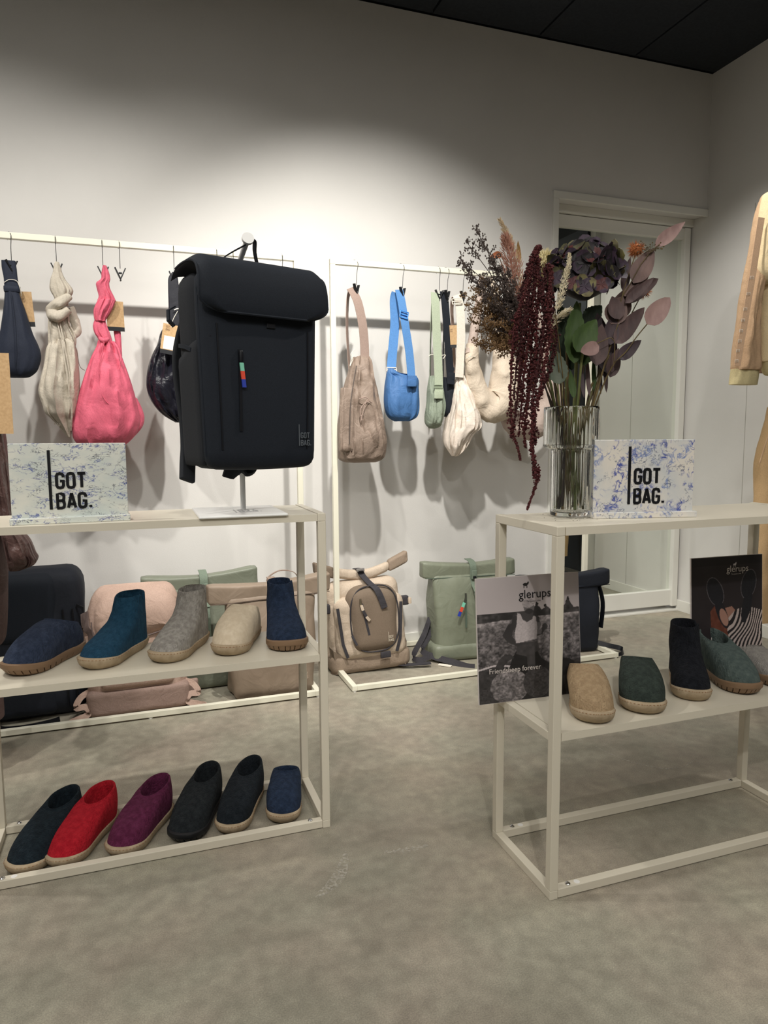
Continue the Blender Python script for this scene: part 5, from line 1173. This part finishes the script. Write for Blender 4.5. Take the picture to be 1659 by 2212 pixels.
M_TW1 = mat('twig_dark', (68, 58, 54), .85, (86, 74, 68), 60); M_TW2 = mat('twig_gold', (142, 112, 76), .85, (116, 90, 64), 60)
TG = 'fine seeded twigs on one side of the bouquet'
o = fl('seeded_twig', 'dark grey-brown seeded twig spreading high over the rack', 'branch', TG); stem(o, (1130, 700), 1.86, 3.0, .002, M_STD)
twigs(o, (1130, 705), ((1028, 492), (1006, 520), (990, 556), (1000, 574), (1040, 520), (1060, 560)), 1.86, M_TW1, 3, .0016)
twigs(o, (1125, 730), ((1015, 600), (1050, 610), (1075, 580), (1085, 620), (1100, 590), (1040, 640)), 1.84, M_TW1, 4, .0014)
twigs(o, (1130, 760), ((1045, 690), (1060, 660), (1085, 660), (1105, 640), (1090, 700)), 1.88, M_TW1, 8, .0014, 8)
o = fl('seeded_twig', 'golden brown seeded twig below the dark one', 'branch', TG); stem(o, (1125, 740), 1.90, 2.7, .002, M_STD)
twigs(o, (1125, 750), ((1004, 636), (1010, 655), (1030, 630), (1040, 670), (1055, 640), (1070, 690)), 1.90, M_TW2, 5, .0015, 12, .034, .0019)
twigs(o, (1120, 770), ((1035, 715), (1048, 745), (1060, 720), (1080, 735), (1015, 690), (1030, 740)), 1.90, M_TW2, 6, .0015, 12, .032, .0019)
twigs(o, (1128, 745), ((1020, 622), (1045, 600), (1050, 690), (1066, 750), (1022, 672), (1085, 690)), 1.84, M_TW2, 7, .0015, 11, .032, .0019)
# --- plumes
M_PL1 = mat('plume_rose', (160, 112, 96), .9, (184, 140, 120), 90); M_PL2 = mat('plume_sand', (182, 160, 130), .9, (200, 182, 152), 90); M_PLW = mat('plume_cream', (206, 194, 164), .9, (224, 214, 188), 90)
def plume(o, P, r, d, m, seed, n=500, ln=.010, flat=.35):
    random.seed(seed); pts = catmull(P3(P, d), 12); mb = MB(); mb.tube(pts, r*.08, 5)
    for _ in range(n):
        u = random.random(); i = int(u*(len(pts)-1)); p = pts[i]; ax = (pts[min(i+1, len(pts)-1)]-pts[max(i-1, 0)]).normalized()
        env = r*(math.sin(PI*(.08+.86*u))**.6)*(1.25-.8*u); dv = Vector((random.gauss(0, 1), random.gauss(0, 1)*.8, random.gauss(0, .5))).normalized()
        q = p+dv*env*random.random()**.6+ax*.004; e = q+(ax*1.2+dv*.7).normalized()*ln*random.uniform(.6, 1.1); s_ = Vector((random.gauss(0, 1), random.gauss(0, 1), 0)).normalized()*.0010
        mb.add([q-s_, q+s_, e+s_*.6, e-s_*.6, q+Vector((0, .0006, 0)), e+Vector((0, .0006, 0))], [(0, 1, 2, 3), (0, 3, 5, 4), (1, 4, 5, 2)])
    return mb.build('plume', m, o, smooth=False)
o = fl('grass_plume', 'rose coloured feathery grass plume behind the amaranth'); stem(o, (1118, 680), 1.88, 2.4, .002, M_STB); plume(o, [(1128, 700), (1118, 640), (1108, 590), (1100, 545), (1092, 515)], .034, 1.88, M_PL1, 21, 1500, .014)
o = fl('grass_plume', 'sand coloured plume with the highest tip of the bouquet'); stem(o, (1112, 600), 1.92, 2.0, .002, M_STB); plume(o, [(1130, 640), (1118, 580), (1105, 530), (1092, 500), (1081, 478)], .014, 1.92, M_PL2, 22, 800, .008)
o = fl('grass_plume', 'slim cream plume leaning across the dark hydrangea'); stem(o, (1200, 680), 1.62, 4.2, .0012, M_STB); plume(o, [(1203, 670), (1212, 640), (1221, 600), (1228, 575), (1230, 552)], .0095, 1.62, M_PLW, 23, 700, .005)
o = fl('grass_plume', 'small cream tuft among the green leaves'); stem(o, (1195, 710), 1.66, 4.0, .0012, M_STB); plume(o, [(1188, 710), (1200, 690), (1215, 680), (1228, 672)], .012, 1.66, M_PLW, 24, 260, .010)
def burr(o, c, r, d, m, seed, n=260, ln=.35, nm='flower_head', wid=.0012):
    random.seed(seed); C0 = P3([c], d)[0]; mb = MB().lathe([(r*.1, -r*.55), (r*.5, -r*.3), (r*.6, 0), (r*.5, r*.3), (r*.1, r*.55)], 12, C0)
    for _ in range(n):
        dv = Vector((random.gauss(0, 1), random.gauss(0, 1), random.gauss(0, 1))).normalized(); a = dv.orthogonal().normalized(); q = C0+dv*r*.45; e = C0+dv*r*random.uniform(.85, 1.05)
        mb.add([q+a*wid, q-a*wid, q+dv.cross(a)*wid, e], [(0, 1, 3), (1, 2, 3), (2, 0, 3), (0, 2, 1)])
    return mb.build(nm, m, o, smooth=False)
M_TH = mat('thistle_orange', (176, 110, 62), .8, (150, 86, 50), 90); M_CH = mat('chrysanthemum_cream', (226, 216, 178), .8, (208, 196, 152), 60)
THG = 'orange thistle balls'
o = fl('thistle', 'orange thistle ball beside the tallest mauve leaf', 'flower', THG); stem(o, (1373, 548), 1.84, 5.6, .0014, M_STB); burr(o, (1374, 539), .0275, 1.84, M_TH, 31)
o = fl('thistle', 'orange thistle ball peeping out under the mauve leaves', 'flower', THG); stem(o, (1388, 632), 1.88, 5.9, .0014, M_STB); burr(o, (1390, 628), .026, 1.88, M_TH, 32)
CG = 'cream chrysanthemums half hidden behind the amaranth'
o = fl('chrysanthemum', 'upper cream chrysanthemum half hidden by the amaranth', 'flower', CG); stem(o, (1178, 575), 1.86, 2.9, .002, M_STG); burr(o, (1178, 562), .034, 1.86, M_CH, 33, 420, wid=.003)
o = fl('chrysanthemum', 'lower cream chrysanthemum half hidden by the amaranth', 'flower', CG); stem(o, (1168, 610), 1.88, 2.6, .002, M_STG); burr(o, (1166, 602), .030, 1.88, M_CH, 34, 380, wid=.003)
o = fl('leafy_stem', 'autumn stem with round orange leaves behind the twigs', 'branch'); stem(o, (1120, 700), 1.94, 2.2, .0016, M_STB)
MB().tube(catmull(P3([(1120, 700), (1100, 620), (1080, 560), (1072, 545)], 1.94), 6), .0012, 5).build('twig', M_STB, o); MB().tube(catmull(P3([(1120, 740), (1105, 745), (1096, 745)], 1.94), 6), .0012, 5).build('twig', M_STB, o)
leaf(o, (1085, 552), (1058, 555), 15, LO, 1.94, curl=-.5); leaf(o, (1098, 748), (1072, 738), 28, LO, 1.94, tipp=.5); leaf(o, (1122, 570), (1119, 520), 11, leafmat('ochre', (150, 116, 60), (130, 98, 50)), 1.93)
leaf(o, (1128, 800), (1126, 720), 12, LO, 1.90); leaf(o, (1152, 850), (1158, 780), 10, LO, 1.90); leaf(o, (1108, 540), (1098, 505), 10, LO, 1.94)
o = fl('filler_stems', 'loose bundle of bare green and brown stems filling the vase', 'stems'); random.seed(5)
for i in range(11):
    stem(o, (1180+i*13+random.uniform(-8, 8), 790+random.uniform(-50, 40)), 1.72+random.random()*.16, i*.9, random.uniform(.0016, .0034), (M_STG, M_STB, M_STB)[i % 3])
for i in range(5): leaf(o, (1262+i*12, 860-i*3), (1255+i*14, 770-i*6), 10, (LM3, LM2, LG1, LM3, LM2)[i], 1.76+.02*i)

# ================================================================ clothes at the picture's edges
M_SW = cloth('sweat_cream', (226, 206, 166), .85, .25, 12, .2); M_SB = cloth('sweat_tan', (192, 160, 128), .85, .3, 12, .2); M_RIB = cloth('rib_cream', (206, 192, 148), .9, .1, 60); M_TAPE = cloth('sleeve_tape', (206, 172, 142), .8, .05)
JY = 2.55
t = thing('sweatshirt', 'cream sweatshirt with logo tape down the sleeve, hanging at the picture edge', 'sweatshirt', (2.90, JY, 1.5))
soft_loft('sleeve', [(422, 1652, 1690, .05), (430, 1647, 1690, .08), (455, 1641, 1680, .09), (500, 1633, 1668, .10), (560, 1622, 1655, .10), (620, 1611, 1640, .10), (690, 1600, 1634, .10), (750, 1590, 1636, .10), (790, 1584, 1638, .10), (800, 1583, 1637, .09)], JY, M_SB, t, fold=.006, ff=5, seed=51)
soft_loft('cape_shoulder', [(420, 1656, 1722, .06), (428, 1650, 1730, .10), (470, 1645, 1735, .12), (540, 1638, 1735, .13), (590, 1632, 1735, .12), (608, 1640, 1735, .10), (616, 1652, 1730, .06)], JY-.03, M_SW, t, fold=.008, ff=4, seed=52)
soft_loft('cuff', [(798, 1582, 1636, .07), (806, 1581, 1635, .075), (822, 1579, 1633, .075), (831, 1578, 1632, .07)], JY, M_RIB, t, fold=.002, seed=53)
soft_loft('torso', [(560, 1660, 1735, .06), (620, 1652, 1735, .10), (700, 1646, 1735, .12), (770, 1643, 1735, .12), (782, 1643, 1735, .11)], JY-.01, M_SW, t, fold=.008, ff=4, seed=54)
soft_loft('hem_rib', [(780, 1645, 1735, .10), (790, 1648, 1735, .10), (806, 1652, 1735, .09), (812, 1655, 1735, .06)], JY-.01, M_RIB, t, fold=.003, seed=55)
soft_loft('inner_back', [(600, 1630, 1670, .03), (640, 1628, 1660, .05), (700, 1634, 1662, .05), (760, 1640, 1662, .04), (806, 1641, 1664, .03)], JY+.09, cloth('lining_brown', (120, 92, 72), .8), t, fold=.006, seed=56)
Mt = inv(t)
tp = [(1645, 470), (1637, 520), (1628, 580), (1618, 640), (1608, 700), (1599, 750), (1593, 790)]
MB().ribbon([Mt @ p for p in catmull(pxpath([(x, y, JY-.056) for x, y in tp], JY), 5)], .030, .002, side=(1, -.25, 0)).build('logo_tape', M_TAPE, t)
M_TP_ = mat('tape_print', (232, 224, 210), .7); mb = MB()
for k, (x, y) in enumerate(((1624, 600), (1617, 635), (1610, 668), (1605, 692), (1601, 715), (1598, 737), (1594, 758), (1591, 780))):
    c = Mt @ ony(x, y, JY-.0605)
    for q in (-1, 0, 1): mb.tube([c+Vector((-.007, 0, q*.005)), c+Vector((.007, 0, q*.005+.002))], .0010, 5)
    mb.tube([c+Vector((-.009, 0, -.006)), c+Vector((-.0085, 0, .007))], .0009, 5); mb.tube([c+Vector((.009, 0, -.005)), c+Vector((.0095, 0, .008))], .0009, 5)
mb.build('tape_emblems', M_TP_, t)
t = thing('trousers', 'tan sweatpants hanging below the cream sweatshirt', 'trousers', (2.90, JY, .9))
soft_loft('leg', [(880, 1662, 1735, .08), (940, 1650, 1735, .12), (1000, 1637, 1735, .13), (1080, 1634, 1735, .13), (1160, 1628, 1735, .12), (1230, 1620, 1730, .11), (1300, 1614, 1725, .10), (1340, 1612, 1722, .08)], JY, cloth('trouser_tan', (196, 164, 122), .85, .2, 8, .2), t, fold=.006, ff=4, seed=57)
cord('pocket_welt', [(1660, 940, JY-.066), (1650, 970, JY-.066), (1641, 1000, JY-.064)], JY, .003, M_SB, t)
rl = thing('garment_rail', 'beige wall rail carrying the cream sweatshirt, beyond the picture edge', 'rail', (3.13, JY, 1.9))
MB().box((-.22, -.01, .42), (.085, .01, .44)).box((.075, -.04, .39), (.085, .04, .47)).build('rail_bar', M_STEEL, rl, smooth=False)
MB().tube(catmull([(-.15, 0, .445), (-.13, 0, .47), (-.11, 0, .455), (-.12, 0, .42), (-.12, 0, .38)], 5), .002, 6).build('hook', M_BLACKP, rl)
# dressed figure standing mostly outside the frame
MY = 2.55
M_CO = cloth('coat_plum', (74, 58, 56), .75, .4, 10, .3); M_SAT = mat('satin_plum', (88, 66, 62), .35, (70, 52, 50), 12, .5, 14, sheen=.3)
t = thing('mannequin', 'mannequin in a plum brown coat, only its sleeve and hem reach into the picture', 'mannequin', (-.72, MY, 0))
soft_loft('coat', [(640, -110, -30, .10), (680, -150, -8, .18), (780, -170, -2, .22), (920, -170, 2, .24), (960, -170, 10, .24), (1020, -170, 17, .24), (1100, -170, 20, .24), (1180, -170, 17, .24), (1260, -168, 17, .24), (1340, -166, 16, .24), (1385, -160, 12, .22), (1400, -150, 0, .18)], MY, M_CO, t, fold=.010, ff=7, seed=61)
soft_loft('sleeve', [(920, -30, 8, .09), (1010, -20, 22, .10), (1090, -8, 34, .11), (1140, 2, 46, .12), (1170, 8, 66, .12), (1195, 13, 76, .12), (1208, 16, 82, .11), (1220, 18, 74, .09), (1232, 20, 46, .04)], MY-.11, M_SAT, t, fold=.014, ff=7, seed=62)
soft_loft('trouser_leg', [(1380, -60, -4, .10), (1440, -56, 0, .11), (1490, -52, 5, .11), (1530, -50, 8, .11), (1550, -48, 9, .10)], MY, cloth('trouser_plum', (92, 74, 72), .8), t, fold=.006, seed=63)
soft_loft('neck', [(590, -90, -55, .09), (620, -92, -53, .09), (650, -98, -48, .09)], MY, M_WHITE, t, fold=0)
soft_loft('head', [(470, -88, -58, .10), (480, -100, -46, .15), (520, -108, -38, .19), (560, -102, -42, .17), (590, -88, -55, .12)], MY, M_WHITE, t, fold=0)
M_TL = cloth('cuff_teal', (48, 66, 66), .85, .2, 30)
shoe('boot', 'teal felt boot on the floor at the picture edge, worn by the mannequin', felt('teal_boot', (46, 66, 66), (60, 82, 80)), (-.525, 2.47), .35, 0, cat='boot', L=.26, W=.11, hgt=.12)
tg = thing('kraft_card', 'tall kraft paper card hanging from the coat at the picture edge', 'card', (-.62, MY-.16, 1.2))
swing_tag(tg, (-6, 850), .075, .24, MY-.16, 0, 0, black=False, name='card_sheet')
cord('card_string', [(-8, 778), (-10, 700), (-12, 660)], MY-.158, .0012, M_CORD, tg)

random.seed(9); mb = MB()
for _ in range(34):
    a = random.gauss(VX-.02, .05); b_ = random.gauss(VY-.05, .035)
    if .915 < a < 1.12 and 1.37 < b_ < 1.62 and math.hypot(a-VX, b_-VY) > .055: mb.lathe([(.0003, 0), (random.uniform(.0008, .002), .0006), (.0003, .0012)], 5, (a, b_, .8981))
o = mb.build('petal_crumbs', M_STD, smooth=False); o['kind'] = 'stuff'; tag(o, 'scattered dry petal crumbs on the table top around the glass vase', 'crumbs')
